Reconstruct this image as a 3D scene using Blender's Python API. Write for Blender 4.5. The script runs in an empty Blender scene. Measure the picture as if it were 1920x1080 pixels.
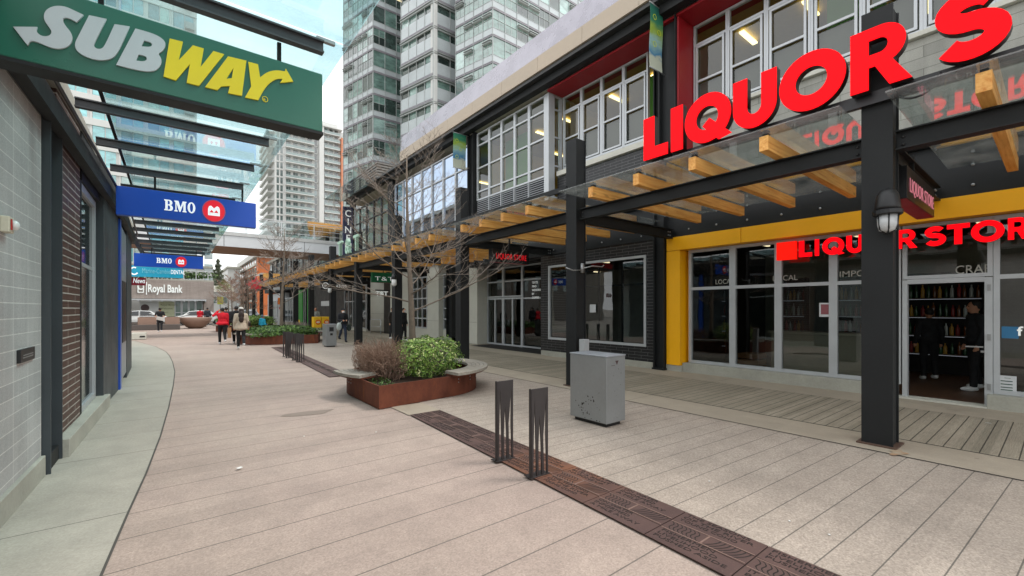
import bpy, bmesh, math, random
from mathutils import Vector, Matrix, noise
R = math.radians
random.seed(7)
sc = bpy.context.scene
COL = sc.collection

# ------------------------------------------------------------------ camera, world, sun, exposure
cam_d = bpy.data.cameras.new('camera')
cam = bpy.data.objects.new('camera', cam_d); COL.objects.link(cam)
cam.location = (0, 0, 1.6)
cam.rotation_euler = (R(90), 0, R(-38.1))
cam_d.sensor_width = 36; cam_d.lens = 15.19
cam_d.shift_y = 0.0208
cam_d.clip_start = 0.05; cam_d.clip_end = 2500
sc.camera = cam

SUN_EL, SUN_AZ = R(58), R(118)        # azimuth measured clockwise from +Y
world = bpy.data.worlds.new('World'); sc.world = world; world.use_nodes = True
wn = world.node_tree; wn.nodes.clear()
def N(nt, t, **kw):
    n = nt.nodes.new(t)
    for k, v in kw.items(): setattr(n, k, v)
    return n
w_out = N(wn, 'ShaderNodeOutputWorld'); w_bg = N(wn, 'ShaderNodeBackground')
w_bg.inputs['Strength'].default_value = 0.12
sky = N(wn, 'ShaderNodeTexSky', sky_type='NISHITA'); sky.sun_disc = False
sky.sun_elevation = SUN_EL; sky.sun_rotation = SUN_AZ; sky.air_density = 1.0; sky.dust_density = 2.0
w_tc = N(wn, 'ShaderNodeTexCoord'); w_map = N(wn, 'ShaderNodeMapping'); w_map.inputs['Scale'].default_value = (1.4, 1.4, 4.5)
w_no = N(wn, 'ShaderNodeTexNoise'); w_no.inputs['Scale'].default_value = 2.2; w_no.inputs['Detail'].default_value = 8; w_no.inputs['Roughness'].default_value = .55
w_cr = N(wn, 'ShaderNodeMapRange'); w_cr.inputs['From Min'].default_value = .34; w_cr.inputs['From Max'].default_value = .52
w_cr.inputs['To Min'].default_value = .72; w_cr.inputs['To Max'].default_value = 1.0
w_mx = N(wn, 'ShaderNodeMix', data_type='RGBA')
w_mx.inputs[7].default_value = (8.3, 8.4, 8.5, 1)
wn.links.new(w_tc.outputs['Generated'], w_map.inputs[0]); wn.links.new(w_map.outputs[0], w_no.inputs['Vector'])
wn.links.new(w_no.outputs['Fac'], w_cr.inputs['Value']); wn.links.new(w_cr.outputs[0], w_mx.inputs[0])
wn.links.new(sky.outputs[0], w_mx.inputs[6]); wn.links.new(w_mx.outputs[2], w_bg.inputs['Color']); wn.links.new(w_bg.outputs[0], w_out.inputs[0])

sun_d = bpy.data.lights.new('sun', 'SUN'); sun = bpy.data.objects.new('sun', sun_d); COL.objects.link(sun)
sun_d.energy = 1.3; sun_d.angle = R(14); sun_d.color = (1, .96, .9)
sd = Vector((math.sin(SUN_AZ)*math.cos(SUN_EL), math.cos(SUN_AZ)*math.cos(SUN_EL), math.sin(SUN_EL)))
sun.rotation_euler = sd.to_track_quat('Z', 'Y').to_euler()
sc.view_settings.view_transform = 'Standard'; sc.view_settings.look = 'None'
sc.view_settings.exposure = 0.84; sc.view_settings.gamma = 1
sc.render.engine = 'CYCLES'
sc.cycles.use_denoising = True
sc.cycles.max_bounces = 8; sc.cycles.transparent_max_bounces = 24; sc.cycles.glossy_bounces = 4; sc.cycles.diffuse_bounces = 3
sc.cycles.sample_clamp_indirect = 4

# ------------------------------------------------------------------ photo geometry helpers (used to find real positions)
F, HZ, CX, CAMZ = 810.0, 580.0, 960.0, 1.6
CS, SN = math.cos(R(38.1)), math.sin(R(38.1))
def ang(px): return R(38.1) + math.atan((px-CX)/F)
def Yat(px, X): return X/math.tan(ang(px))       # where a plane X = const is met
def Xat(px, Y): return Y*math.tan(ang(px))
def dep(X, Y): return SN*X + CS*Y
def Zat(py, X, Y): return CAMZ + (HZ-py)/F*dep(X, Y)
def G(px, py):
    D = F*CAMZ/(py-HZ); L = (px-CX)/F*D
    return (SN*D+CS*L, CS*D-SN*L)
def proj(p):
    D = SN*p[0]+CS*p[1]; L = CS*p[0]-SN*p[1]
    if D < .1: return (-9999, -9999, D)
    return (CX+F*L/D, HZ-F*(p[2]-CAMZ)/D, D)

# ------------------------------------------------------------------ materials
def srgb(h):
    h = h.lstrip('#'); c = [int(h[i:i+2], 16)/255 for i in (0, 2, 4)]
    return tuple(x/12.92 if x <= .04045 else ((x+.055)/1.055)**2.4 for x in c)
MATS = {}
def new_mat(name):
    m = bpy.data.materials.new(name); m.use_nodes = True
    nt = m.node_tree; nt.nodes.clear()
    out = N(nt, 'ShaderNodeOutputMaterial')
    return m, nt, out
def math_n(nt, op, a, b=None, c=None):
    n = N(nt, 'ShaderNodeMath', operation=op)
    for i, v in enumerate((a, b, c)):
        if v is None: continue
        if isinstance(v, (int, float)): n.inputs[i].default_value = v
        else: nt.links.new(v, n.inputs[i])
    return n.outputs[0]
def mixc(nt, fac, a, b):
    n = N(nt, 'ShaderNodeMix', data_type='RGBA')
    for i, v in ((0, fac), (6, a), (7, b)):
        if isinstance(v, (int, float)): n.inputs[i].default_value = v
        elif isinstance(v, tuple): n.inputs[i].default_value = (*v[:3], 1)
        else: nt.links.new(v, n.inputs[i])
    return n.outputs[2]
def coords(nt): return N(nt, 'ShaderNodeTexCoord').outputs['Object']
def worldpos(nt): return N(nt, 'ShaderNodeNewGeometry').outputs['Position']
def noise_n(nt, vec, scale, detail=4, rough=.55, out='Fac'):
    n = N(nt, 'ShaderNodeTexNoise'); n.inputs['Scale'].default_value = scale; n.inputs['Detail'].default_value = detail
    n.inputs['Roughness'].default_value = rough
    nt.links.new(vec, n.inputs['Vector']); return n.outputs[out]
def rng(nt, v, a, b, c, d):
    n = N(nt, 'ShaderNodeMapRange')
    for i, x in enumerate((a, b, c, d)): n.inputs[i+1].default_value = x
    nt.links.new(v, n.inputs[0]); return n.outputs[0]
def mapping(nt, vec, scale=(1, 1, 1), rot=(0, 0, 0), loc=(0, 0, 0)):
    n = N(nt, 'ShaderNodeMapping'); n.inputs['Scale'].default_value = scale; n.inputs['Rotation'].default_value = rot; n.inputs['Location'].default_value = loc
    nt.links.new(vec, n.inputs[0]); return n.outputs[0]
def bump(nt, h, strength, dist=.01):
    n = N(nt, 'ShaderNodeBump'); n.inputs['Strength'].default_value = strength; n.inputs['Distance'].default_value = dist
    nt.links.new(h, n.inputs['Height']); return n.outputs[0]
def principled(nt, out, col, rough=.6, metal=0, normal=None, spec=.5):
    p = N(nt, 'ShaderNodeBsdfPrincipled')
    for k, v in (('Base Color', col), ('Roughness', rough), ('Metallic', metal)):
        if isinstance(v, tuple): p.inputs[k].default_value = (*v[:3], 1)
        elif isinstance(v, (int, float)): p.inputs[k].default_value = v
        else: nt.links.new(v, p.inputs[k])
    p.inputs['Specular IOR Level'].default_value = spec
    if normal is not None: nt.links.new(normal, p.inputs['Normal'])
    nt.links.new(p.outputs[0], out.inputs[0]); return p
def M(name, col, rough=.6, metal=0, var=.12, scale=3.0, bmp=.0, spec=.5):
    """plain painted / metal surface with mottling"""
    if name in MATS: return MATS[name]
    if isinstance(col, str): col = srgb(col)
    m, nt, out = new_mat(name)
    v = worldpos(nt)
    n1 = noise_n(nt, v, scale, 6, .6); n2 = noise_n(nt, v, scale*14, 3, .6)
    s = math_n(nt, 'ADD', math_n(nt, 'MULTIPLY', n1, .7), math_n(nt, 'MULTIPLY', n2, .3))
    f = rng(nt, s, .3, .7, 1-var, 1+var)
    mul = N(nt, 'ShaderNodeVectorMath', operation='SCALE'); mul.inputs[0].default_value = col; nt.links.new(f, mul.inputs['Scale'])
    rr = rng(nt, n1, .3, .7, max(.02, rough-.08), min(1, rough+.08))
    principled(nt, out, mul.outputs[0], rr, metal, bump(nt, n2, bmp, .01) if bmp else None, spec)
    MATS[name] = m; return m
def EM(name, col, strength):
    if name in MATS: return MATS[name]
    if isinstance(col, str): col = srgb(col)
    m, nt, out = new_mat(name)
    p = principled(nt, out, col, .35)
    p.inputs['Emission Color'].default_value = (*col, 1); p.inputs['Emission Strength'].default_value = strength
    MATS[name] = m; return m
def joints(nt, coord, period, width, offset=0.0, wob=None):
    """1 on a joint, 0 elsewhere"""
    c = math_n(nt, 'ADD', coord, offset)
    if wob is not None: c = math_n(nt, 'ADD', c, wob)
    f = math_n(nt, 'FRACT', math_n(nt, 'DIVIDE', c, period))
    d = math_n(nt, 'ABSOLUTE', math_n(nt, 'SUBTRACT', f, .5))
    return math_n(nt, 'GREATER_THAN', d, .5-width/period/2)
def paving(name, c1, c2, speck, jx=None, jy=None, jw=.008, slope=0, aggregate=1.0, slabvar=.08, joff=0.0, jcol=(.05, .045, .04)):
    m, nt, out = new_mat(name); v = worldpos(nt)
    sp = N(nt, 'ShaderNodeSeparateXYZ'); nt.links.new(v, sp.inputs[0]); x, y = sp.outputs[0], sp.outputs[1]
    big = noise_n(nt, v, .45, 5, .6); mid = noise_n(nt, v, 3.5, 6, .65); fine = noise_n(nt, v, 70, 3, .7); fin2 = noise_n(nt, v, 210, 2, .6)
    base = mixc(nt, rng(nt, big, .3, .7, 0, 1), c1, c2)
    k = rng(nt, mid, .25, .75, .86, 1.12)
    vo = N(nt, 'ShaderNodeTexVoronoi'); vo.inputs['Scale'].default_value = 95; nt.links.new(v, vo.inputs['Vector'])
    sv = N(nt, 'ShaderNodeSeparateXYZ'); nt.links.new(vo.outputs['Color'], sv.inputs[0])
    peb = rng(nt, sv.outputs[0], 0, 1, 1-.15*aggregate, 1+.17*aggregate)
    k = math_n(nt, 'MULTIPLY', k, peb)
    k = math_n(nt, 'MULTIPLY', k, rng(nt, fine, .3, .7, 1-.16*aggregate, 1+.16*aggregate))
    if jy:
        yy = math_n(nt, 'ADD', y, math_n(nt, 'MULTIPLY', x, slope))
        idx = math_n(nt, 'FLOOR', math_n(nt, 'DIVIDE', math_n(nt, 'ADD', yy, joff+jy/2), jy))
        wn_ = N(nt, 'ShaderNodeTexWhiteNoise', noise_dimensions='1D'); nt.links.new(idx, wn_.inputs['W'])
        k = math_n(nt, 'MULTIPLY', k, rng(nt, wn_.outputs['Value'], 0, 1, 1-slabvar, 1+slabvar))
    s = N(nt, 'ShaderNodeVectorMath', operation='SCALE'); nt.links.new(base, s.inputs[0]); nt.links.new(k, s.inputs['Scale'])
    col = s.outputs[0]
    # worn grime stains and pale spots with shapes of their own
    st = rng(nt, noise_n(nt, v, 1.3, 7, .7), .60, .75, 0, .38)
    col = mixc(nt, st, col, tuple(q*.55 for q in c1))
    gv = N(nt, 'ShaderNodeTexVoronoi'); gv.inputs['Scale'].default_value = 1.7; nt.links.new(v, gv.inputs['Vector'])
    gs_ = N(nt, 'ShaderNodeSeparateXYZ'); nt.links.new(gv.outputs['Color'], gs_.inputs[0])
    gr_ = math_n(nt, 'MULTIPLY', rng(nt, gs_.outputs[1], .35, 1, 0, .042), rng(nt, mid, .3, .7, .7, 1.3))
    gum = math_n(nt, 'LESS_THAN', gv.outputs['Distance'], gr_)
    col = mixc(nt, math_n(nt, 'MULTIPLY', gum, .42), col, tuple(q*.4 for q in c1))
    drk = rng(nt, noise_n(nt, mapping(nt, v, (.5, .16, .5)), 1.6, 5, .6), .5, .68, 0, .22)
    col = mixc(nt, drk, col, tuple(q*.6 for q in c1))
    spk = rng(nt, noise_n(nt, v, 16, 2, .5), .77, .80, 0, .5)
    col = mixc(nt, spk, col, speck)
    j = None
    if jy: j = joints(nt, yy, jy, jw, joff)
    if jx:
        j2 = joints(nt, x, jx, jw)
        j = j2 if j is None else math_n(nt, 'MAXIMUM', j, j2)
    h = math_n(nt, 'ADD', math_n(nt, 'MULTIPLY', fine, .6), math_n(nt, 'MULTIPLY', fin2, .4))
    if j is not None:
        col = mixc(nt, math_n(nt, 'MULTIPLY', j, .8), col, jcol)
        h = math_n(nt, 'SUBTRACT', h, math_n(nt, 'MULTIPLY', j, 1.2))
    principled(nt, out, col, rng(nt, mid, .3, .7, .62, .85), 0, bump(nt, h, .35*aggregate+.08, .004), .35)
    return m
def deck_mat():
    m, nt, out = new_mat('weathered deck'); v = worldpos(nt)
    sp = N(nt, 'ShaderNodeSeparateXYZ'); nt.links.new(v, sp.inputs[0]); x, y = sp.outputs[0], sp.outputs[1]
    idx = math_n(nt, 'FLOOR', math_n(nt, 'DIVIDE', math_n(nt, 'ADD', y, .0715), .143))
    wn_ = N(nt, 'ShaderNodeTexWhiteNoise', noise_dimensions='1D'); nt.links.new(idx, wn_.inputs['W'])
    g = noise_n(nt, mapping(nt, v, (3, 60, 3)), 1.6, 6, .65)
    big = noise_n(nt, v, .8, 4, .6)
    base = mixc(nt, wn_.outputs['Value'], srgb('#918979'), srgb('#a69c8b'))
    k = math_n(nt, 'MULTIPLY', rng(nt, g, .3, .7, .72, 1.12), rng(nt, big, .3, .7, .85, 1.12))
    s = N(nt, 'ShaderNodeVectorMath', operation='SCALE'); nt.links.new(base, s.inputs[0]); nt.links.new(k, s.inputs['Scale'])
    j = joints(nt, y, .143, .011)
    col = mixc(nt, math_n(nt, 'MULTIPLY', j, .85), s.outputs[0], (.03, .025, .02))
    h = math_n(nt, 'SUBTRACT', g, math_n(nt, 'MULTIPLY', j, 1.5))
    principled(nt, out, col, .75, 0, bump(nt, h, .5, .004), .3); return m
def brick_mat(name, c1, c2, mortar, w, h, mort=.006, offset=.5, axis='Y', rough=.6, bmp=.5, mix=0, noise_s=90):
    """blocks laid in the vertical plane; axis = world axis the courses run along"""
    m, nt, out = new_mat(name); v = worldpos(nt)
    sp = N(nt, 'ShaderNodeSeparateXYZ'); nt.links.new(v, sp.inputs[0])
    cb = N(nt, 'ShaderNodeCombineXYZ'); nt.links.new(sp.outputs[1 if axis == 'Y' else 0], cb.inputs[0]); nt.links.new(sp.outputs[2], cb.inputs[1])
    b = N(nt, 'ShaderNodeTexBrick'); b.offset = offset; b.squash = 1
    b.inputs['Scale'].default_value = 1; b.inputs['Brick Width'].default_value = w; b.inputs['Row Height'].default_value = h
    b.inputs['Mortar Size'].default_value = mort; b.inputs['Mortar Smooth'].default_value = .1; b.inputs['Bias'].default_value = 0
    b.inputs['Color1'].default_value = (*c1, 1); b.inputs['Color2'].default_value = (*c2, 1); b.inputs['Mortar'].default_value = (*mortar, 1)
    nt.links.new(cb.outputs[0], b.inputs['Vector'])
    fine = noise_n(nt, v, noise_s, 4, .7); big = math_n(nt, 'ADD', math_n(nt, 'MULTIPLY', noise_n(nt, v, 1.2, 5, .6), .5), math_n(nt, 'MULTIPLY', noise_n(nt, mapping(nt, v, (5, 5, .35)), 1.3, 5, .65), .5))
    k = math_n(nt, 'MULTIPLY', rng(nt, fine, .3, .7, .8, 1.2), rng(nt, big, .35, .65, .82, 1.12))
    s = N(nt, 'ShaderNodeVectorMath', operation='SCALE'); nt.links.new(b.outputs['Color'], s.inputs[0]); nt.links.new(k, s.inputs['Scale'])
    hh = math_n(nt, 'ADD', math_n(nt, 'MULTIPLY', b.outputs['Fac'], -1), math_n(nt, 'MULTIPLY', fine, .3))
    principled(nt, out, s.outputs[0], rough, 0, bump(nt, hh, bmp, .004), .4); return m
def wood_mat(name, c1, c2, axis=0, rough=.55):
    m, nt, out = new_mat(name); v = worldpos(nt)
    sc_ = [26, 26, 26]; sc_[axis] = 1.6
    g = noise_n(nt, mapping(nt, v, tuple(sc_)), 1.0, 6, .6)
    kn = rng(nt, noise_n(nt, mapping(nt, v, (2.3, 9, 9)), 1.0, 2, .5), .66, .72, 0, .5)
    col = mixc(nt, rng(nt, g, .32, .68, 0, 1), c1, c2)
    col = mixc(nt, kn, col, tuple(q*.35 for q in c1))
    big = rng(nt, noise_n(nt, v, .9, 3, .5), .3, .7, .82, 1.12)
    s = N(nt, 'ShaderNodeVectorMath', operation='SCALE'); nt.links.new(col, s.inputs[0]); nt.links.new(big, s.inputs['Scale'])
    principled(nt, out, s.outputs[0], rough, 0, bump(nt, g, .2, .002), .4); return m
def glass_mat(name, tint, f0=.05, rough=.0, dirt=None, power=4.0, fmax=.9, dirt_col=(.5, .5, .48), refl=(.95, .97, .97)):
    """thin glass: reflects more at grazing angles on either side, tints what is behind"""
    m, nt, out = new_mat(name)
    lw = N(nt, 'ShaderNodeLayerWeight'); lw.inputs['Blend'].default_value = .5
    fac = math_n(nt, 'ADD', math_n(nt, 'MULTIPLY', math_n(nt, 'POWER', lw.outputs['Facing'], power), fmax-f0), f0)
    tr = N(nt, 'ShaderNodeBsdfTransparent'); gl = N(nt, 'ShaderNodeBsdfGlossy'); gl.inputs['Roughness'].default_value = rough
    tr.inputs['Color'].default_value = (*tint, 1); gl.inputs['Color'].default_value = (*refl, 1)
    v = worldpos(nt)
    wob = noise_n(nt, v, .9, 2, .5); nt.links.new(bump(nt, wob, .06, .05), gl.inputs['Normal'])
    mx = N(nt, 'ShaderNodeMixShader'); nt.links.new(fac, mx.inputs[0]); nt.links.new(tr.outputs[0], mx.inputs[1]); nt.links.new(gl.outputs[0], mx.inputs[2])
    last = mx.outputs[0]
    if dirt:
        d1 = rng(nt, noise_n(nt, v, 42, 4, .7), .66, .72, 0, .75)
        d2 = rng(nt, noise_n(nt, v, 1.6, 4, .6), .42, .7, 0, 1)
        d3 = rng(nt, noise_n(nt, mapping(nt, v, (3, 3, 3)), 1, 5, .6), .3, .8, 0, dirt)
        df = N(nt, 'ShaderNodeBsdfDiffuse'); df.inputs['Color'].default_value = (*dirt_col, 1)
        tl = N(nt, 'ShaderNodeBsdfTranslucent'); tl.inputs['Color'].default_value = (*dirt_col, 1)
        dd = N(nt, 'ShaderNodeMixShader'); dd.inputs[0].default_value = .5; nt.links.new(df.outputs[0], dd.inputs[1]); nt.links.new(tl.outputs[0], dd.inputs[2])
        f2 = math_n(nt, 'MAXIMUM', math_n(nt, 'MULTIPLY', d1, d2), d3)
        m2 = N(nt, 'ShaderNodeMixShader'); nt.links.new(f2, m2.inputs[0]); nt.links.new(last, m2.inputs[1]); nt.links.new(dd.outputs[0], m2.inputs[2]); last = m2.outputs[0]
    nt.links.new(last, out.inputs[0]); return m
def tower_glass(name, ca, cb, cc, rough=.08, spec=.9, lit=0.0):
    m, nt, out = new_mat(name)
    g = N(nt, 'ShaderNodeNewGeometry'); r = g.outputs['Random Per Island']; v = g.outputs['Position']
    cr = N(nt, 'ShaderNodeValToRGB'); e = cr.color_ramp; e.interpolation = 'CONSTANT'
    e.elements[0].color = (*ca, 1); e.elements[1].position = .38; e.elements[1].color = (*cb, 1)
    x = e.elements.new(.72); x.color = (*cc, 1)
    x = e.elements.new(.9); x.color = (*[q*.55 for q in ca], 1)
    nt.links.new(r, cr.inputs[0])
    n1 = noise_n(nt, mapping(nt, v, (1, 1, 2.2)), .55, 5, .65)
    s = N(nt, 'ShaderNodeVectorMath', operation='SCALE'); nt.links.new(cr.outputs[0], s.inputs[0]); nt.links.new(rng(nt, n1, .3, .7, .45, 1.5), s.inputs['Scale'])
    p = principled(nt, out, s.outputs[0], rough, 0, bump(nt, noise_n(nt, v, .5, 2, .5), .25, .15), spec)
    p.inputs['IOR'].default_value = 1.9
    if lit:
        f = math_n(nt, 'MULTIPLY', math_n(nt, 'GREATER_THAN', r, 1-lit), 1.0)
        p.inputs['Emission Color'].default_value = (1, .85, .5, 1); nt.links.new(math_n(nt, 'MULTIPLY', f, .6), p.inputs['Emission Strength'])
    return m
def leaf_mat(name, c1, c2, c3=None, rough=.45):
    m, nt, out = new_mat(name)
    g = N(nt, 'ShaderNodeNewGeometry'); r = g.outputs['Random Per Island']
    cr = N(nt, 'ShaderNodeValToRGB'); e = cr.color_ramp
    e.elements[0].color = (*c1, 1); e.elements[1].position = .85; e.elements[1].color = (*c2, 1)
    if c3: x = e.elements.new(.97); x.color = (*c3, 1)
    nt.links.new(r, cr.inputs[0])
    p = principled(nt, out, cr.outputs[0], rough, 0, None, .4)
    return m
def corten_mat():
    m, nt, out = new_mat('weathering steel'); v = worldpos(nt)
    a = noise_n(nt, mapping(nt, v, (1, 1, .6)), 3.0, 7, .65); b = noise_n(nt, v, 28, 5, .7)
    col = mixc(nt, rng(nt, a, .3, .7, 0, 1), srgb('#562f23'), srgb('#7c4733'))
    col = mixc(nt, rng(nt, noise_n(nt, mapping(nt, v, (2.5, 2.5, .5)), 1.6, 5, .7), .58, .72, 0, .7), col, srgb('#9a5626'))
    col = mixc(nt, rng(nt, b, .55, .75, 0, .5), col, srgb('#3a2019'))
    principled(nt, out, col, .7, .1, bump(nt, b, .2, .003), .3); return m
def grate_mat():
    m, nt, out = new_mat('rusty cast iron'); v = worldpos(nt)
    sp = N(nt, 'ShaderNodeSeparateXYZ'); nt.links.new(v, sp.inputs[0]); y = sp.outputs[1]
    a = noise_n(nt, v, 2.2, 6, .65); b = noise_n(nt, v, 60, 4, .7)
    col = mixc(nt, rng(nt, a, .3, .7, 0, 1), srgb('#4f3f3d'), srgb('#66504b'))
    # fresh orange rust around the two bike racks' feet
    d = math_n(nt, 'ABSOLUTE', math_n(nt, 'SUBTRACT', y, 3.15))
    rust = math_n(nt, 'MULTIPLY', rng(nt, d, .15, .95, 1, 0), rng(nt, noise_n(nt, v, 5, 4, .6), .35, .6, .2, 1))
    col = mixc(nt, math_n(nt, 'MULTIPLY', rust, .55), col, srgb('#95603f'))
    col = mixc(nt, rng(nt, b, .6, .72, 0, .5), col, srgb('#8b746b'))
    principled(nt, out, col, .6, .25, bump(nt, b, .3, .003), .4); return m

steel = M('charcoal steel', '#1e2021', .6, 0, .2, 2.5, .05, .3)
steel2 = M('dark bronze steel', '#2b2b2b', .45, 0, .12, 2.5, .03)
slate = M('slate grey steel', '#394044', .5, 0, .12, 2.5, .03)
alu = M('brushed aluminium', '#9a9c9d', .35, .55, .08, 4)
alu_l = M('pale aluminium', '#b9bdc0', .4, .3, .06, 4)
white_p = M('white panel', '#c9ccce', .5, 0, .06, 1.5)
conc = M('grey concrete', '#a3a297', .8, 0, .2, 2.2, .15)
conc_l = M('pale concrete panel', '#c2c1b6', .75, 0, .1, 1.2, .08)
yellow = M('yellow panel', '#fbb400', .45, 0, .05, 1.5)
red_p = M('dark red panel', '#8e0c18', .5, 0, .08, 1.2)
tan_p = M('tan fascia panel', '#b3a593', .6, 0, .08, .8)
black_p = M('black panel', '#17181a', .4, 0, .1, 2)
dark_int = M('dark interior', '#1a1715', .8, 0, .2, 2)
timber = wood_mat('oiled timber', srgb('#cc8436'), srgb('#edb869'), 0)
benchwood = wood_mat('grey bench timber', srgb('#8b857b'), srgb('#aaa498'), 1, .75)
corten = corten_mat()
store_glass = glass_mat('store window glass', (.40, .45, .44), .09, 0, None, 5.0, .8)
upper_glass = glass_mat('upper window glass', (.62, .68, .64), .09, 0, None, 4.0, .9)
mirror_glass = glass_mat('mirrored window glass', (.2, .25, .28), .8, .0, None, 3, .97, refl=(.50, .60, .74))
canopy_glass = glass_mat('canopy glass', (.88, .93, .92), .06, 0, .3, 3.0, .85)
lcanopy_glass = glass_mat('tinted canopy glass', (.77, .93, .945), .09, 0, .12, 3.0, .85, (.70, .78, .77))
rail_glass = glass_mat('railing glass', (.85, .9, .9), .08, 0, None, 4, .8)
def SIGN(name, base, em, st):
    m, nt, out = new_mat(name); p = principled(nt, out, base, .6, 0, None, .15)
    p.inputs['Emission Color'].default_value = (*em, 1); p.inputs['Emission Strength'].default_value = st
    MATS[name] = m; return m
red_em = SIGN('red sign face', (.35, 0, .002), (1, .0, .004), .72)
red_side = M('black sign side', '#1a0808', .4)
pink_em = SIGN('pink neon', (.4,.15,.2), (1,.30,.36), .22)

# ------------------------------------------------------------------ mesh builder
class MB:
    def __init__(s): s.v = []; s.f = []
    def add(s, vs, fs):
        o = len(s.v); s.v += [tuple(p) for p in vs]; s.f += [tuple(i+o for i in f) for f in fs]; return s
    def box(s, x0, y0, z0, x1, y1, z1):
        if x0 > x1: x0, x1 = x1, x0
        if y0 > y1: y0, y1 = y1, y0
        if z0 > z1: z0, z1 = z1, z0
        return s.add([(x0,y0,z0),(x1,y0,z0),(x1,y1,z0),(x0,y1,z0),(x0,y0,z1),(x1,y0,z1),(x1,y1,z1),(x0,y1,z1)],
              [(0,3,2,1),(4,5,6,7),(0,1,5,4),(1,2,6,5),(2,3,7,6),(3,0,4,7)])
    def obox(s, c, size, rot):
        a, b, h = [q/2 for q in size]; m = rot if isinstance(rot, Matrix) else Matrix.Rotation(rot, 3, 'Z'); c = Vector(c)
        vs = [c + m @ Vector((sx*a, sy*b, sz*h)) for sz in (-1, 1) for sx, sy in ((-1,-1),(1,-1),(1,1),(-1,1))]
        return s.add(vs, [(0,3,2,1),(4,5,6,7),(0,1,5,4),(1,2,6,5),(2,3,7,6),(3,0,4,7)])
    def bar(s, a, b, w, h):
        a, b = Vector(a), Vector(b); d = b-a
        q = d.to_track_quat('X', 'Z').to_matrix()
        return s.obox((a+b)/2, (d.length, w, h), q)
    def prism(s, poly, z0, z1):
        n = len(poly)
        return s.add([(x,y,z0) for x,y in poly]+[(x,y,z1) for x,y in poly],
              [tuple(range(n))[::-1], tuple(range(n, 2*n))]+[(i,(i+1)%n,n+(i+1)%n,n+i) for i in range(n)])
    def strip(s, poly, z0, z1, close=True):
        n = len(poly); k = n if close else n-1
        return s.add([(x,y,z0) for x,y in poly]+[(x,y,z1) for x,y in poly], [(i,(i+1)%n,n+(i+1)%n,n+i) for i in range(k)])
    def quad(s, *p): return s.add(p, [tuple(range(len(p)))])
    def tube(s, pts, rad, n=8, cap=True):
        pts = [Vector(p) for p in pts]
        if isinstance(rad, (int, float)): rad = [rad]*len(pts)
        vs = []; ref = None
        for i, p in enumerate(pts):
            d = (pts[min(i+1, len(pts)-1)]-pts[max(i-1, 0)])
            if d.length < 1e-9: d = Vector((0,0,1))
            d.normalize()
            if ref is None: ref = d.orthogonal().normalized()
            u = (ref - d*ref.dot(d))
            if u.length < 1e-4: u = d.orthogonal()
            u.normalize(); ref = u; w = d.cross(u)
            for k in range(n):
                a = 2*math.pi*k/n; vs.append(p+(u*math.cos(a)+w*math.sin(a))*rad[i])
        fs = [(i*n+k, i*n+(k+1)%n, (i+1)*n+(k+1)%n, (i+1)*n+k) for i in range(len(pts)-1) for k in range(n)]
        if cap: fs += [tuple(range(n))[::-1], tuple((len(pts)-1)*n+k for k in range(n))]
        return s.add(vs, fs)
    def lathe(s, c, prof, n=20):
        vs = []; 
        for r, z in prof:
            for k in range(n):
                a = 2*math.pi*k/n; vs.append((c[0]+r*math.cos(a), c[1]+r*math.sin(a), c[2]+z))
        m = len(prof)
        fs = [(i*n+k, i*n+(k+1)%n, (i+1)*n+(k+1)%n, (i+1)*n+k) for i in range(m-1) for k in range(n)]
        fs += [tuple(range(n))[::-1], tuple((m-1)*n+k for k in range(n))]
        return s.add(vs, fs)
    def ball(s, c, r, n=12, m=8):
        if isinstance(r, (int, float)): r = (r, r, r)
        vs = [(c[0], c[1], c[2]-r[2])]
        for i in range(1, m):
            t = math.pi*i/m
            for k in range(n):
                a = 2*math.pi*k/n; vs.append((c[0]+r[0]*math.sin(t)*math.cos(a), c[1]+r[1]*math.sin(t)*math.sin(a), c[2]-r[2]*math.cos(t)))
        vs.append((c[0], c[1], c[2]+r[2])); e = len(vs)-1
        fs = [(0, 1+(k+1)%n, 1+k) for k in range(n)]
        fs += [(1+i*n+k, 1+i*n+(k+1)%n, 1+(i+1)*n+(k+1)%n, 1+(i+1)*n+k) for i in range(m-2) for k in range(n)]
        fs += [(e, 1+(m-2)*n+k, 1+(m-2)*n+(k+1)%n) for k in range(n)]
        return s.add(vs, fs)
    def build(s, name, mat, parent=None, smooth=False, local=False, bevel=0, label=None):
        me = bpy.data.meshes.new(name)
        off = Vector((0,0,0))
        if parent is not None and not local: off = wloc(parent)
        me.from_pydata([(p[0]-off[0], p[1]-off[1], p[2]-off[2]) for p in s.v], [], s.f)
        me.materials.append(mat); me.update()
        if smooth:
            for p in me.polygons: p.use_smooth = True
        o = bpy.data.objects.new(name, me); COL.objects.link(o)
        if parent is not None: o.parent = parent
        if bevel:
            b = o.modifiers.new('bevel', 'BEVEL'); b.width = bevel; b.segments = 2; b.limit_method = 'ANGLE'
        if label: o['label'] = label
        return o
def wloc(o):
    v = Vector((0,0,0))
    while o is not None: v += o.location; o = o.parent
    return v
def thing(name, label, cat, loc=(0,0,0), rz=0, group=None):
    o = bpy.data.objects.new(name, None); COL.objects.link(o)
    o.location = loc; o.rotation_euler = (0,0,rz); o.empty_display_size = .2
    o['label'] = label; o['category'] = cat
    if group: o['group'] = group
    return o
def tag(o, label, cat, group=None):
    o['label'] = label; o['category'] = cat
    if group: o['group'] = group
    return o
def struct(o, kind='structure'): o['kind'] = kind; return o
def copy_tree(o, parent=None):
    c = o.copy(); COL.objects.link(c); c.parent = parent
    for ch in list(o.children): copy_tree(ch, c)
    return c

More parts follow.
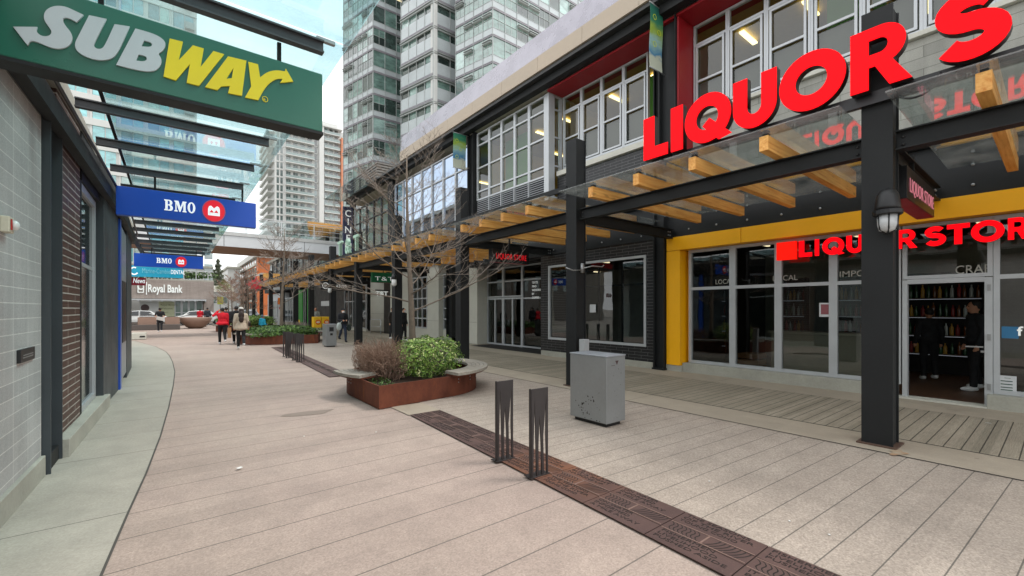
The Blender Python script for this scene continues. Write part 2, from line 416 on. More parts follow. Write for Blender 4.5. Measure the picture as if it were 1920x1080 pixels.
# ------------------------------------------------------------------ lettering
def place_mesh(me, o3, u, v, n, name, mat, parent):
    u, v, n, o3 = Vector(u), Vector(v), Vector(n), Vector(o3); off = wloc(parent) if parent is not None else Vector((0,0,0))
    for p in me.vertices:
        c = p.co.copy(); p.co = o3 + u*c.x + v*c.y + n*c.z - off
    if u.cross(v).dot(n) < 0: me.flip_normals()
    me.materials.clear(); me.materials.append(mat)
    ob = bpy.data.objects.new(name, me); COL.objects.link(ob)
    if parent is not None: ob.parent = parent
    return ob
def curve_mesh(cu):
    ob = bpy.data.objects.new('tmp', cu); COL.objects.link(ob)
    dg = bpy.context.evaluated_depsgraph_get(); me = bpy.data.meshes.new_from_object(ob.evaluated_get(dg))
    bpy.data.objects.remove(ob); bpy.data.curves.remove(cu); return me
def text(body, size, o3, u, v, n, mat, parent, name='lettering', depth=.01, bold=0.0, shear=0, xs=1.0, align='LEFT', spacing=1.0, fit=None):
    cu = bpy.data.curves.new('t', 'FONT'); cu.body = body; cu.size = size; cu.extrude = depth/2; cu.offset = bold*size; cu.shear = shear
    cu.align_x = align; cu.space_character = spacing; cu.resolution_u = 3
    me = curve_mesh(cu)
    xsv = [p.co.x for p in me.vertices]
    if fit and xsv: xs = fit/(max(xsv)-min(xsv))
    for p in me.vertices: p.co.x *= xs
    return place_mesh(me, o3, u, v, n, name, mat, parent)
def loops_mesh(loops, depth):
    cu = bpy.data.curves.new('l', 'CURVE'); cu.dimensions = '2D'; cu.fill_mode = 'BOTH'; cu.extrude = depth/2
    for lp in loops:
        sp = cu.splines.new('POLY'); sp.points.add(len(lp)-1)
        for i, (x, y) in enumerate(lp): sp.points[i].co = (x, y, 0, 1)
        sp.use_cyclic_u = True
    return curve_mesh(cu)
def arc(cx, cy, rx, ry, a0, a1, n=14): return [(cx+rx*math.cos(R(a0+(a1-a0)*i/n)), cy+ry*math.sin(R(a0+(a1-a0)*i/n))) for i in range(n+1)]
def stroke(path, w):
    L, Rr = [], []
    for i, p in enumerate(path):
        a = path[max(i-1, 0)]; b = path[min(i+1, len(path)-1)]
        dx, dy = b[0]-a[0], b[1]-a[1]; l = math.hypot(dx, dy) or 1
        L.append((p[0]-dy/l*w, p[1]+dx/l*w)); Rr.append((p[0]+dy/l*w, p[1]-dx/l*w))
    return L+Rr[::-1]
def glyph(ch, s=.25):
    h = s/2
    if ch == 'L': return .60, [[(0,0),(.6,0),(.6,s),(s,s),(s,1),(0,1)]]
    if ch == 'I': return s, [[(0,0),(s,0),(s,1),(0,1)]]
    if ch == 'T': return .72, [[(.36-h,0),(.36+h,0),(.36+h,1-s*.9),(.72,1-s*.9),(.72,1),(0,1),(0,1-s*.9),(.36-h,1-s*.9)]]
    if ch == 'E': return .6, [[(0,0),(.6,0),(.6,s*.9),(s,s*.9),(s,.5-h*.8),(.55,.5-h*.8),(.55,.5+h*.8),(s,.5+h*.8),(s,1-s*.9),(.6,1-s*.9),(.6,1),(0,1)]]
    if ch == 'O': return 1.04, [arc(.52,.5,.52,.52,0,352,40), arc(.52,.5,.52-s,.52-s,0,350,32)]
    if ch == 'Q': return 1.04, [arc(.52,.5,.52,.52,0,352,40), arc(.52,.5,.52-s,.52-s,0,350,32), 'split', [(.42,.34),(.58,.48),(1.06,.02),(.78,-.04)]]
    if ch == 'U': return .8, [stroke([(h,1),(h,.7),(h,.40)]+arc(.4,.40,.4-h,.42-h,180,360,16)+[(.8-h,.7),(.8-h,1)], h)]
    if ch == 'R': return .84, [[(0,0),(0,1),(.42,1)]+arc(.44,.68,.34,.32,88,-62,14)+[(.86,0),(.56,0),(.36,.36),(s,.36),(s,0)], [(s,.56),(.42,.56)]+arc(.43,.68,.11,.12,-88,88,8)+[(s,.80)]]
    if ch == 'S':
        p = arc(.38,.705,.25,.175,28,270,18)[:-1]+arc(.38,.325,.27,.205,90,-152,18)
        return .76, [stroke(p, h*.98)]
    return .3, None
def sign_word(word, height, o3, u, v, n, mat, parent, depth=.1, gap=.07, total=None, starts=None, s=.25, side=None, name='letter'):
    """block letters, each a part of its own, with a dark return behind the lit face"""
    ws = [glyph(c, s)[0] if c != ' ' else .3 for c in word]
    nat = sum(ws)+gap*(len(ws)-1); k = height*(1 if not total else total/(nat*height))
    x = 0; o3 = Vector(o3); u = Vector(u); v = Vector(v); n = Vector(n); res = []
    for i, c in enumerate(word):
        if c != ' ':
            lp = glyph(c, s)[1]
            kx = k
            if starts: x0, x1 = starts[i]; kx = (x1-x0)/ws[i]; ox = x0
            else: ox = x*k
            groups = [[]]
            for l in lp:
                if l == 'split': groups.append([])
                else: groups[-1].append([(a*kx, b*height) for a, b in l])
            me = loops_mesh(groups[0], .012)
            L = place_mesh(me, o3+u*ox+n*depth, u, v, n, name, mat, parent)
            if side is not None:
                me = loops_mesh(groups[0], depth-.014)
                place_mesh(me, o3+u*ox+n*(depth/2-.004), u, v, n, 'letter_return', side, L_fix(L))
            for g in groups[1:]:
                me = loops_mesh(g, .012); place_mesh(me, o3+u*ox+n*(depth+.003), u, v, n, 'letter_tail', mat, L_fix(L))
            res.append(L)
        x += ws[i]+gap
    return res
def L_fix(o): return o

# ================================================================== GROUND
g = MB(); g.quad((-900,-900,-.02),(900,-900,-.02),(900,900,-.02),(-900,900,-.02))
m_ground = paving('far ground concrete', srgb('#8f8b84'), srgb('#a19b92'), srgb('#aaaaaa'), None, None, .01, 0, .4)
struct(g.build('ground', m_ground))
m_pink = paving('warm exposed concrete', srgb('#a19087'), srgb('#a6978c'), srgb('#cfc8bd'), None, .47, .010, 0, .85, .06, -3.56, (.09,.08,.07))
m_light = paving('exposed aggregate slabs', srgb('#a2968a'), srgb('#a89d91'), srgb('#d5cfc2'), None, .248, .008, .057, 1.15, .045, .1, (.08,.075,.065))
m_band = paving('smooth concrete band', srgb('#a39888'), srgb('#aa9f8e'), srgb('#c9c2b3'), None, 4.7, .008, 0, .25, .05)
m_side = paving('grey sidewalk concrete', srgb('#99968b'), srgb('#a4a095'), srgb('#b9bbb2'), None, 1.85, .010, 0, .45, .07, -.85)
m_far = paving('plaza concrete', srgb('#a3998d'), srgb('#aaa093'), srgb('#c9c2b5'), None, 1.5, .01, 0, .4, .03)
def sheet(name, pts_l, pts_r, z, mat):
    m = MB(); n = len(pts_l)
    m.add([(x,y,z) for x,y in pts_l]+[(x,y,z) for x,y in pts_r], [(i, n+i, n+i+1, i+1) for i in range(n-1)])
    return struct(m.build(name, mat))
def lerp_pts(pts, step=.5):
    out = []
    for (x0,y0),(x1,y1) in zip(pts, pts[1:]):
        k = max(1, int(abs(y1-y0)/step))
        for i in range(k): out.append((x0+(x1-x0)*i/k, y0+(y1-y0)*i/k))
    out.append(pts[-1]); return out
EDGE = [(-.9,-3),(-.55,1),(-.36,3.3),(-.28,4.54),(-.21,5.5),(-.13,7),(-.06,9),(.0,11.6),(.03,14),(-.02,16.7),(-.1,18.8),(-.22,20.8),(-.6,24),(-1.5,28.7),(-3.2,33),(-6,36)]
sheet('paving', [(-8, y) for x, y in EDGE]+[(-30,56)], [(7.0, y) for x, y in EDGE]+[(7.0,56)], 0.0, m_pink)
sheet('sidewalk', [(-9, y) for x, y in EDGE], EDGE, .004, m_side)
# narrow dark joint between sidewalk and paving
sheet('paving_joint', [(x-.004, y) for x, y in EDGE], [(x+.012, y) for x, y in EDGE], .008, M('joint filler', '#4d4b46', .9))
sheet('footpath', [(3.13,-3),(3.15,1.4),(3.3,6.05),(3.45,12.2),(3.7,20.5),(3.9,28)], [(6.2,-3),(6.2,1.4),(6.25,6.05),(6.3,12.2),(6.35,20.5),(6.4,28)], .006, m_light)
sheet('pavement', [(6.2,-3),(6.25,28),(6.3,70)], [(7.0,-3),(7.0,28),(7.0,70)], .010, m_band)
sheet('deck', [(7.0,-3),(7.0,70)], [(9.3,-3),(9.3,70)], .0135, deck_mat())
sheet('pavement', [(9.3,-3),(9.3,70)], [(12.5,-3),(12.5,70)], .0145, m_band)
e = MB()
for x in (6.2, 7.0): e.box(x-.004,-3,.012,x+.004,60,.0155)
struct(e.build('paving_joint', MATS['joint filler']))
sheet('road', [(-60,53),(-60,58.5)], [(60,53),(60,58.5)], .012, M('asphalt', '#5c5b59', .85, 0, .15, 2, .1))
sheet('road', [(4.2,58),(9,160)], [(10.5,58),(16,160)], .016, MATS['asphalt'])
# water stain and litter on the paving
st = MB(); cx_, cy_ = G(580, 775)
st.add([(cx_+.34*math.cos(a)*(1+.25*math.sin(3*a)), cy_+.16*math.sin(a)*(1+.3*math.cos(2*a+1)), .0045) for a in [i*math.pi/10 for i in range(20)]], [tuple(range(20))])
m_wet = M('damp concrete', '#84776d', .75, 0, .1, 8)
struct(st.build('paving', m_wet))
lit = M('white paper', '#dcdcd8', .7)
for k, (px, py, lab) in enumerate([(449,881,'scrap of white paper on the near paving beside the grey sidewalk'),(1853,796,'scrap of paper on the timber deck by the store door')]):
    x, y = G(px, py); m = MB(); m.obox((x,y,.021), (.05,.03,.004), Matrix.Rotation(.5+k,3,'Z')@Matrix.Rotation(.12,3,'X')); tag(m.build('paper_scrap', lit), lab, 'litter')
for px, py in [(965,760),(1010,745),(1043,770),(880,672),(1330,905),(1215,985),(705,812),(570,820),(1480,980),(1555,1006),(950,712),(1120,905)]:
    x, y = G(px, py); m = MB(); m.obox((x,y,.014), (.016,.012,.004), .7)
    tag(m.build('paper_scrap', lit), 'tiny pale fleck of litter on the paving', 'litter', 'flecks of litter on the paving')

# ================================================================== DRAIN GRATE
gm = grate_mat(); slot = M('dark slot', '#1d1613', .8)
def drain(y0, y1, x0a, x0b, w0, w1, detail, label):
    t = thing('drain_grate', label, 'drain grate', ((x0a+x0b)/2, (y0+y1)/2, 0))
    def xl(y): k = (y-y0)/(y1-y0); return x0a+(x0b-x0a)*k
    def wd(y): k = (y-y0)/(y1-y0); return w0+(w1-w0)*k
    n = int((y1-y0)/.62)+1; dy = (y1-y0)/n
    pl = MB(); seam = MB()
    for i in range(n):
        a, b = y0+i*dy, y0+(i+1)*dy
        for q0, q1 in ((0,.36),(.37,.63),(.64,1)):
            pl.add([(xl(a)+wd(a)*q0,a+.004,.012),(xl(a)+wd(a)*q1,a+.004,.012),(xl(b)+wd(b)*q1,b-.004,.012),(xl(b)+wd(b)*q0,b-.004,.012),
                    (xl(a)+wd(a)*q0,a+.004,.018),(xl(a)+wd(a)*q1,a+.004,.018),(xl(b)+wd(b)*q1,b-.004,.018),(xl(b)+wd(b)*q0,b-.004,.018)],
                   [(0,3,2,1),(4,5,6,7),(0,1,5,4),(1,2,6,5),(2,3,7,6),(3,0,4,7)])
    pl.build('plate', gm, t)
    u = MB(); u.quad((xl(y0),y0,.0105),(xl(y0)+wd(y0),y0,.0105),(xl(y1)+wd(y1),y1,.0105),(xl(y1),y1,.0105)); u.build('channel', slot, t)
    wv = MB(); rail = MB()
    for i in range(n):
        a = y0+i*dy; xc = xl(a+dy/2)+wd(a)*.5; hw = wd(a)*.115
        for q in (.365, .62): rail.box(xl(a+dy/2)+wd(a)*q, a+.01, .018, xl(a+dy/2)+wd(a)*(q+.015), a+dy-.01, .021)
        rail.box(xc-hw, a+dy/2-.006, .018, xc+hw, a+dy/2+.006, .021)
        for j in range(2):
            ns = 7 if detail else 5; ya = a+.008+j*dy/2; Lh = dy/2-.012
            for k in range(ns):
                pts = []
                for q in range(9):
                    s_ = q/8; f_ = (k+.5)/ns
                    yy = ya+f_*(Lh-.06)+.06*s_ + .016*math.sin(s_*2*math.pi)*(1 if j else -1) if j else ya+f_*(Lh-.06)+.06*(1-s_)**2
                    pts.append((xc-hw+2*hw*s_, yy))
                m_ = len(pts); hh = .0045 if detail else .012
                wv.add([(p[0], p[1]-hh, .0195) for p in pts]+[(p[0], p[1]+hh, .0195) for p in pts], [(q, q+1, m_+q+1, m_+q) for q in range(m_-1)])
    rail.build('channel_rails', M('worn iron edge', '#8f776d', .5, .3, .1, 9), t)
    wv.build('wave_slots', slot, t)
    return t, xl, wd
t, xl, wd = drain(-.6, 6.05, 2.50, 2.80, .57, .50, True, 'rusty cast iron drain strip with lettering in the near paving by two bike racks')
words_near = [(-.35,'NATIONS','UPON'),(.35,'BUT A RIGHT','OF THE RIVER'),(1.0,'IT IS NOT A PRIVI','YOUNG COHO'),(1.55,'PUSHED ASIDE','SOCKEYE RUN'),(1.95,'LIVELIHOOD','IN THE NETS'),(2.35,'FISHERMEN','WAS HIS LIFE'),(2.9,'ON WATER','THE ICE HOUSE'),(3.4,'INFORMED','BY THE SEASON'),(3.95,'A MILE AWAY','OF THE FLEET'),(4.5,'ALONG THE SLOUGH','A CANNERY'),(5.1,'THE TIDE','WENT OUT'),(5.6,'BOATS','CAME IN')]
near_lines = [('FISHERMEN','LIVELIHOOD','PUSHED ASIDE'), ('IT IS NOT A PRIVI','BUT A RIGHT','NATIONS UP'), ('ON WATER','INFORMED','A MILE AWAY'), ('THE SEASONS','OF THE RIVER','YOUNG COHO')]
nn = int((6.05+.6)/.62)+1; dyy = 6.65/nn
for i in range(nn):
    yt = -.6+(i+1)*dyy-.035
    order = {1: 3, 2: 1, 3: 0}
    ls = near_lines[order.get(i, (i+2) % 4)]; rs = near_lines[(i*3+2) % 4]
    for k in range(3):
        L_ = dyy-.08
        text(ls[k], .05, (xl(yt)+wd(yt)*.27-.052*k, yt, .0187), (0,-1,0), (1,0,0), (0,0,1), slot, t, 'lettering', .002, .0, fit=min(L_, .042*len(ls[k])))
        text(rs[k], .05, (xl(yt)+wd(yt)*.895-.052*k, yt, .0187), (0,-1,0), (1,0,0), (0,0,1), slot, t, 'lettering', .002, .0, fit=min(L_, .042*len(rs[k])))
drain(10.6, 20.4, 2.88, 3.22, .5, .5, False, 'dark drain strip in the paving between the two round planters')
# concrete pad at the drain's end
x0, x1 = 2.78, 3.32
sheet('paving', [(x0,6.07),(x0,6.75)], [(x1,6.07),(x1,6.75)], .011, m_band)

# ================================================================== LEFT SHOP BUILDING
m_block = brick_mat('grey block wall', srgb('#a6a6a5'), srgb('#b1b1af'), srgb('#cfcfcb'), .40, .127, .0042, 0.0, 'Y', .8, .5)
m_brown = brick_mat('brown glazed brick', srgb('#4a332c'), srgb('#573c33'), srgb('#b0aaa2'), .8, .085, .007, .5, 'Y', .5, .5)
lb = thing('shop_building', 'low grey block shop building with dark steel columns along the grey sidewalk', 'building', (-3, 8, 0))
def wx(y):   # face of the left facade
    return -1.02+.02*(y-4.7) if y < 12 else -.874-.02*(y-12)
def lwall(name, y0, y1, z0, z1, mat, out=0.0, thick=.35, **kw):
    m = MB(); n = max(1, int((y1-y0)/1.5))
    P = [(wx(y0+(y1-y0)*i/n)+out, y0+(y1-y0)*i/n) for i in range(n+1)]
    m.prism(P+[(P[-1][0]-thick, P[-1][1]), (P[0][0]-thick, P[0][1])], z0, z1)
    return m.build(name, mat, lb, **kw)
yb = 6.03
lwall('wall', -3, yb, .2, 4.0, m_block)
lwall('plinth', -3, yb, 0, .2, conc, .03, bevel=.006)
def lcolumn(y0, y1, out=.06, base=True):
    m = MB(); x = wx(y0)+out
    m.box(x-.30, y0, 0, x, y0+.02, 3.5); m.box(x-.30, y1-.02, 0, x, y1, 3.5)
    m.box(x-.16, y0+.02, 0, x-.13, y1-.02, 3.5)
    m.build('column', slate, lb)
lcolumn(yb+.02, 6.62)
m = MB(); m.box(wx(6.3)-.1, yb+.05, 0, wx(6.3)+.03, 6.6, .16); m.build('column_foot', steel, lb, bevel=.01)
lwall('wall', 6.64, 7.9, .22, 4.0, m_brown)
lwall('plinth', 6.64, 9.75, 0, .20, conc, .10, bevel=.008)
lwall('door_frame', 7.92, 8.02, .22, 3.3, steel)
# window
m = MB(); x = wx(8.7)-.05; m.box(x-.02, 8.02, .3, x-.01, 9.42, 3.2); w = MB()
w.box(x-.06,8.02,.21,x+.02,9.5,.29); w.box(x-.06,8.02,3.2,x+.02,9.5,3.3); w.box(x-.06,9.38,.29,x+.02,9.5,3.2)
w.box(x-.04,8.02,2.2,x+.0,9.38,2.25); wo = w.build('window', alu_l, lb); m.build('pane', M('dark window glass', '#101a17', .05, 0, .2, 1, 0, .8), wo)
lwall('wall', 8.02, 9.5, 3.31, 4.0, steel)
lwall('column', 9.62, 11.5, 0, 3.5, slate, .03)
lwall('wall', 9.4, 15.8, 3.51, 4.0, steel)
lwall('wall_panel', 11.55, 11.75, .0, 3.4, M('royal blue paint', '#1d4fb0', .4), .055)
lwall('wall_panel', 11.8, 13.4, .15, 3.3, M('pale grey panel', '#8b9096', .35, .2), .045)
m = MB(); x = wx(12.5)+.03; m.box(x, 12.1, .9, x+.03, 12.9, 2.2); m.build('cash_machine', black_p, lb, bevel=.01)
lwall('column', 13.5, 15.8, 0, 3.5, slate, .05)
m = MB(); m.box(-12, -3, 0, -1.5, 17.5, 3.95); m.build('wall', m_block, lb)
m = MB(); m.box(-12.2, -3.2, 3.96, -.93, 17.7, 4.12); m.build('roof', conc, lb)
# header channel
h = MB()
for a, b in ((-3, 4), (4, 9.5), (9.5, 12), (12, 16)):
    A, B = (wx(a)+.12, a), (wx(b)+.12, b)
    h.prism([A, B, (B[0]-.1, B[1]), (A[0]-.1, A[1])], 3.42, 3.62)
h.build('header_beam', steel, lb)
h = MB(); h.tube([(wx(y)+.17, y, 3.66) for y in (0, 4, 8, 12, 16)], .018, 8); h.build('conduit', steel2, lb, True)
# fire strobe, vent plaque
t = thing('fire_alarm', 'small white and red fire alarm strobe on the grey block wall', 'fire alarm', (wx(4.95), 4.95, 2.25))
y = 4.95; x = wx(y); m = MB(); m.box(x, y-.08, 2.18, x+.05, y+.04, 2.30); m.build('backplate', M('beige plastic', '#c9c4b0', .5), t, bevel=.006)
m = MB(); m.box(x+.052, y-.06, 2.20, x+.058, y-.035, 2.28); m.build('red_stripe', M('red plastic', '#b0231c', .4), t)
m = MB(); m.ball((x+.06, y+.0, 2.24), (.03,.03,.04)); m.build('lens', M('clear lens', '#d5d8d5', .1, 0, .05, 5, 0, .8), t, True)
y0 = Yat(44, -.97); y1 = Yat(73, -.96)
t = thing('wall_plaque', 'small dark metal wall plaque low on the grey block wall', 'plaque', (wx(y0), (y0+y1)/2, 1.15))
za = Zat(665, wx(y0), (y0+y1)/2); m = MB(); m.box(wx(y0), y0, za-.055, wx(y0)+.025, y1, za+.055); m.build('plate', black_p, t, bevel=.004)
m = MB()
for k in (-.02, .0): m.box(wx(y0)+.026, y0+.06, za+k, wx(y0)+.028, y1-.08, za+k+.008)
m.build('inscription', alu, t)

# ---- left glass canopy
lc = thing('glass_canopy', 'dirty tinted glass canopy on steel arms above the grey sidewalk', 'canopy', (.2, 8, 3.9))
beam_y = [2.7, 4.1, 5.5, 6.9, 8.3, 9.7, 11.1, 12.5, 13.9, 15.3, 16.7, 18.1, 19.5, 20.9, 22.3, 23.7]
for y in beam_y:
    x0 = (wx(y)+.1 if y < 16 else -.95); m = MB(); m.box(x0, y-.035, 3.89, 1.06, y+.035, 3.905); m.box(x0, y-.035, 3.985, 1.06, y+.035, 4.0); m.box(x0, y-.006, 3.905, 1.06, y+.006, 3.985)
    m.build('arm', M('canopy arm steel', '#45474a', .5, .1, .1, 2), lc)
    m = MB(); m.box(1.0, y-.02, 4.0, 1.16, y+.02, 4.03); m.build('glass_clamp', alu, lc)
for y0, y1 in zip(beam_y, beam_y[1:]):
    m = MB(); m.box(-.62, y0+.02, 4.035, 1.28, y1-.02, 4.05); m.build('glass_panel', lcanopy_glass, lc)
m = MB(); m.box(-.66,2,4.03,-.625,24,4.055); m.build('glass_channel', steel, lc)
# posts to stand the far arms on the wall line beyond the corner
m = MB(); m.box(-1.05, 16, 3.86, -.95, 24, 4.0); m.build('wall_beam', steel, lc)

# ---- blade signs under it
blue_sign = M('blue sign face', '#0a4fbe', .35, 0, .03, 1)
wh_em = EM('white sign lettering', '#f2f4f6', .25)
def hanger(parent, xs, y, z0, z1):
    for x in xs: m = MB(); m.box(x-.015, y-.015, z0, x+.015, y+.015, z1); m.build('hanger', steel, parent)
U, V, NN = (1,0,0), (0,0,1), (0,-1,0)
# green sandwich shop sign (letter outlines measured in its own plane)
SY = 4.1
gs = thing('shop_sign', 'large green sandwich shop sign with white and yellow lettering hanging over the sidewalk', 'sign', (0, SY, 3.19))
m = MB(); m.box(-.92, SY, 3.19, 1.055, SY+.16, 3.71); m.build('panel', M('green sign face', '#1f6350', .35, 0, .05, 2), gs, bevel=.008)
m = MB(); m.box(-.93, SY-.006, 3.165, 1.062, SY+.166, 3.188); m.build('bottom_rail', steel, gs)
hanger(gs, (-.4, .72), SY+.08, 3.71, 3.9)
def sgn(pts):   # picture points of the sign (3x crop) -> its plane
    o = []
    for a, b in pts:
        X = Xat(a/3, SY); o.append((X, Zat(b/3, X, SY)))
    return o
def smooth_loop(p, it=2):
    for _ in range(it):
        q = []
        for i in range(len(p)):
            a, b = p[i], p[(i+1) % len(p)]
            q += [(a[0]*.75+b[0]*.25, a[1]*.75+b[1]*.25), (a[0]*.25+b[0]*.75, a[1]*.25+b[1]*.75)]
        p = q
    return p
def soft(p, hard):   # keep the hard corners, round the rest (Chaikin)
    out = []
    n = len(p)
    for i in range(n):
        if i in hard: out.append(p[i]); continue
        a, b, c = p[i-1], p[i], p[(i+1) % n]
        for k in range(6):
            t_ = k/5; A = ((a[0]+b[0])/2, (a[1]+b[1])/2) if (i-1) % n not in hard else a if False else ((a[0]+b[0])/2, (a[1]+b[1])/2)
            C = ((b[0]+c[0])/2, (b[1]+c[1])/2)
            out.append(((1-t_)**2*A[0]+2*t_*(1-t_)*b[0]+t_*t_*C[0], (1-t_)**2*A[1]+2*t_*(1-t_)*b[1]+t_*t_*C[1]))
    return out
SUB = {
 'S': [([(78,157),(213,158),(206,183),(232,208),(268,212),(290,200),(294,180),(272,150),(246,110),(258,62),(310,38),(370,42),(425,68),(472,90),(434,132),(400,112),(368,104),(354,118),(368,148),(404,190),(412,225),(396,262),(350,282),(290,276),(225,246),(174,232),(160,263)], {0,1,13,14,26})],
 'U': [([(503,92),(601,113),(540,235),(528,262),(543,280),(572,282),(592,262),(646,142),(731,155),(668,300),(630,338),(560,347),(480,325),(430,290),(422,250),(440,215)], {0,1,7,8})],
 'B': [([(763,166),(870,196),(925,230),(934,262),(915,295),(888,306),(910,335),(908,370),(880,402),(830,409),(757,396),(655,370)], {0,11}), ([(812,234),(850,243),(858,260),(845,270),(796,266)], {0,4}), ([(782,312),(820,320),(830,338),(812,352),(766,346)], {0,4})],
 'W': [([(955,222),(1029,240),(1005,345),(1085,260),(1146,278),(1128,382),(1200,292),(1260,310),(1120,487),(1050,470),(1068,365),(990,457),(920,435)], set(range(13)))],
 'A': [([(1282,322),(1385,346),(1360,543),(1282,528),(1292,488),(1245,490),(1222,511),(1153,494)], set(range(8))), ([(1312,388),(1303,444),(1272,448)], {0,1,2})],
 'Y': [([(1396,352),(1450,366),(1462,440),(1500,410),(1550,398),(1602,406),(1606,390),(1648,463),(1574,470),(1588,448),(1555,446),(1515,470),(1482,510),(1452,567),(1377,552),(1412,490)], {0,1,2,5,6,7,8,9,13,14,15})],
}
greyw = M('pale grey acrylic', '#bcc3c6', .4, 0, .03, 3); yel = M('yellow acrylic', '#e6cf0c', .4, 0, .03, 3)
trim = M('dark letter edge', '#173b30', .5); trim_y = M('gold letter edge', '#8f8212', .4)
for ch, lps in SUB.items():
    lo = [sgn(soft(p, hd)) for p, hd in lps]
    me = loops_mesh(lo, .03); L = place_mesh(me, (0, SY, 0), U, V, NN, 'letter', greyw if ch in 'SUB' else yel, gs)
text('R', .035, (Xat(493, SY), SY-.004, Zat(190, Xat(493,SY), SY)), U, V, NN, yel, gs, 'trademark', .004)
cxr, czr = Xat(497, SY), Zat(186.5, Xat(497,SY), SY)
me = loops_mesh([arc(cxr, czr, .022, .024, 0, 345, 22), arc(cxr, czr, .018, .020, 0, 345, 22)], .004); place_mesh(me, (0,SY-.003,0), U, V, NN, 'trademark', yel, gs)

def bmo(x, y, z, w, h, t):
    k = w/2.62
    B = [[(0,0),(.52,0),(.66,.06),(.72,.2),(.72,.32),(.66,.46),(.54,.53),(.64,.6),(.68,.72),(.67,.84),(.58,.95),(.46,1),(0,1),(0,.9),(.09,.88),(.09,.12),(0,.1)], [(.29,.57),(.40,.58),(.46,.66),(.46,.82),(.40,.9),(.29,.91)], [(.29,.09),(.40,.09),(.48,.16),(.49,.36),(.42,.47),(.29,.48)]]
    Mm = [[(.84,0),(1.12,0),(1.12,.1),(1.03,.12),(1.03,.74),(1.26,0),(1.36,0),(1.61,.76),(1.61,.12),(1.53,.1),(1.53,0),(1.88,0),(1.88,.1),(1.80,.12),(1.80,.88),(1.88,.9),(1.88,1),(1.55,1),(1.37,.42),(1.19,1),(.84,1),(.84,.9),(.93,.88),(.93,.12),(.84,.1)]]
    O = [arc(2.31,.5,.34,.52,0,350,28), arc(2.31,.5,.14,.41,0,345,22)]
    for L_ in (B, Mm, O): place_mesh(loops_mesh([[(a*k, b*h) for a, b in l] for l in L_], .006), (x, y, z), U, V, NN, 'letter', wh_em, t)
def bank_sign(y, xa, xb, lab, z0=3.18, z1=3.66):
    t = thing('shop_sign', lab, 'sign', (xa, y, z0), group='blue bank signs hanging over the sidewalk')
    m = MB(); m.box(xa, y, z0, xb, y+.14, z1); m.build('panel', blue_sign, t, bevel=.006)
    hanger(t, (xa+.5, xb-.22), y+.07, z1, 3.9)
    w = xb-xa
    bmo(xa+w*.31, y-.003, z0+.155, w*.215, .19, t)
    c = (xa+w*.665, (z0+z1)/2)
    me = loops_mesh([arc(c[0], c[1], .165, .19, 0, 350, 36)], .012); place_mesh(me, (0,y-.006,0), U, V, NN, 'roundel', EM('red roundel', '#e0142c', .25), t)
    me = loops_mesh([arc(c[0], c[1], .178, .203, 0, 350, 36), arc(c[0], c[1], .168, .193, 0, 350, 36)], .008); place_mesh(me, (0,y-.006,0), U, V, NN, 'roundel_ring', M('pink ring', '#d06a7a', .4), t)
    a, b = c[0], c[1]
    me = loops_mesh([[(a-.09,b-.09),(a+.09,b-.09),(a+.09,b+.03),(a+.075,b+.075),(a+.045,b+.09),(a+.015,b+.06),(a,b+.04),(a-.015,b+.06),(a-.045,b+.09),(a-.075,b+.075),(a-.09,b+.03)]], .006)
    place_mesh(me, (0,y-.015,0), U, V, NN, 'emblem', wh_em, t)
    me = loops_mesh([[(a-.07,b-.035),(a-.035,b+.015),(a-.003,b-.035)]], .004); place_mesh(me, (0,y-.020,0), U, V, NN, 'emblem', MATS['red roundel'], t)
    me = loops_mesh([[(a+.003,b-.035),(a+.035,b+.015),(a+.07,b-.035)]], .004); place_mesh(me, (0,y-.020,0), U, V, NN, 'emblem', MATS['red roundel'], t)
    return t
bank_sign(9.7, -.75, 1.27, 'nearer blue bank sign with red roundel hanging past the green sign')
bank_sign(20.9, -1.13, .93, 'farther blue bank sign just above the turquoise dental sign')
t = thing('shop_sign', 'turquoise dental clinic sign hanging below the farther blue bank sign', 'sign', (0, 24.5, 3.1))
yy = 24.5; x0, x1 = Xat(240, yy), Xat(344, yy); z0, z1 = Zat(521, 0, yy), Zat(501, 0, yy)
m = MB(); m.box(x0, yy, z0, x1, yy+.1, z1); m.build('panel', M('turquoise sign face', '#1fa3c6', .4, 0, .03, 1), t)
text('Marine-Cambie', .3, (x0+.45, yy-.004, z0+.17), U, V, NN, M('pale blue lettering', '#7fd0e2', .4), t, 'lettering', .006, 0, fit=(x1-x0)*.5)
text('DENTAL', .26, (x0+.45+(x1-x0)*.52, yy-.004, z0+.17), U, V, NN, wh_em, t, 'lettering', .006, .008, fit=(x1-x0)*.26)
me = loops_mesh([stroke(arc(x0+.2, (z0+z1)/2, .12, .15, 60, 330, 20), .025)], .006); place_mesh(me, (0,yy-.004,0), U, V, NN, 'emblem', wh_em, t)
m = MB(); m.box(x0+.3, yy+.03, z1, x0+.34, yy+.07, 4.0); m.build('hanger', steel, t)
t = thing('shop_sign', 'small dark red newsagent sign below the turquoise dental sign', 'sign', (0, 20, 2.6))
yy = 17.2; x0, x1 = Xat(244, yy), Xat(273.5, yy); z0, z1 = Zat(535, -.8, yy), Zat(521, -.8, yy)
m = MB(); m.box(x0, yy, z0, x1, yy+.08, z1); m.build('panel', M('dark red sign face', '#a01a30', .4, 0, .03, 1), t)
text('News', .2, (x0+.06, yy-.004, z0+.07), U, V, NN, wh_em, t, 'lettering', .006, .02, shear=.2, fit=(x1-x0)*.78)
m = MB(); m.box(x0-.3, yy+.02, (z0+z1)/2-.02, x0, yy+.06, (z0+z1)/2+.02); m.build('bracket', steel, t)

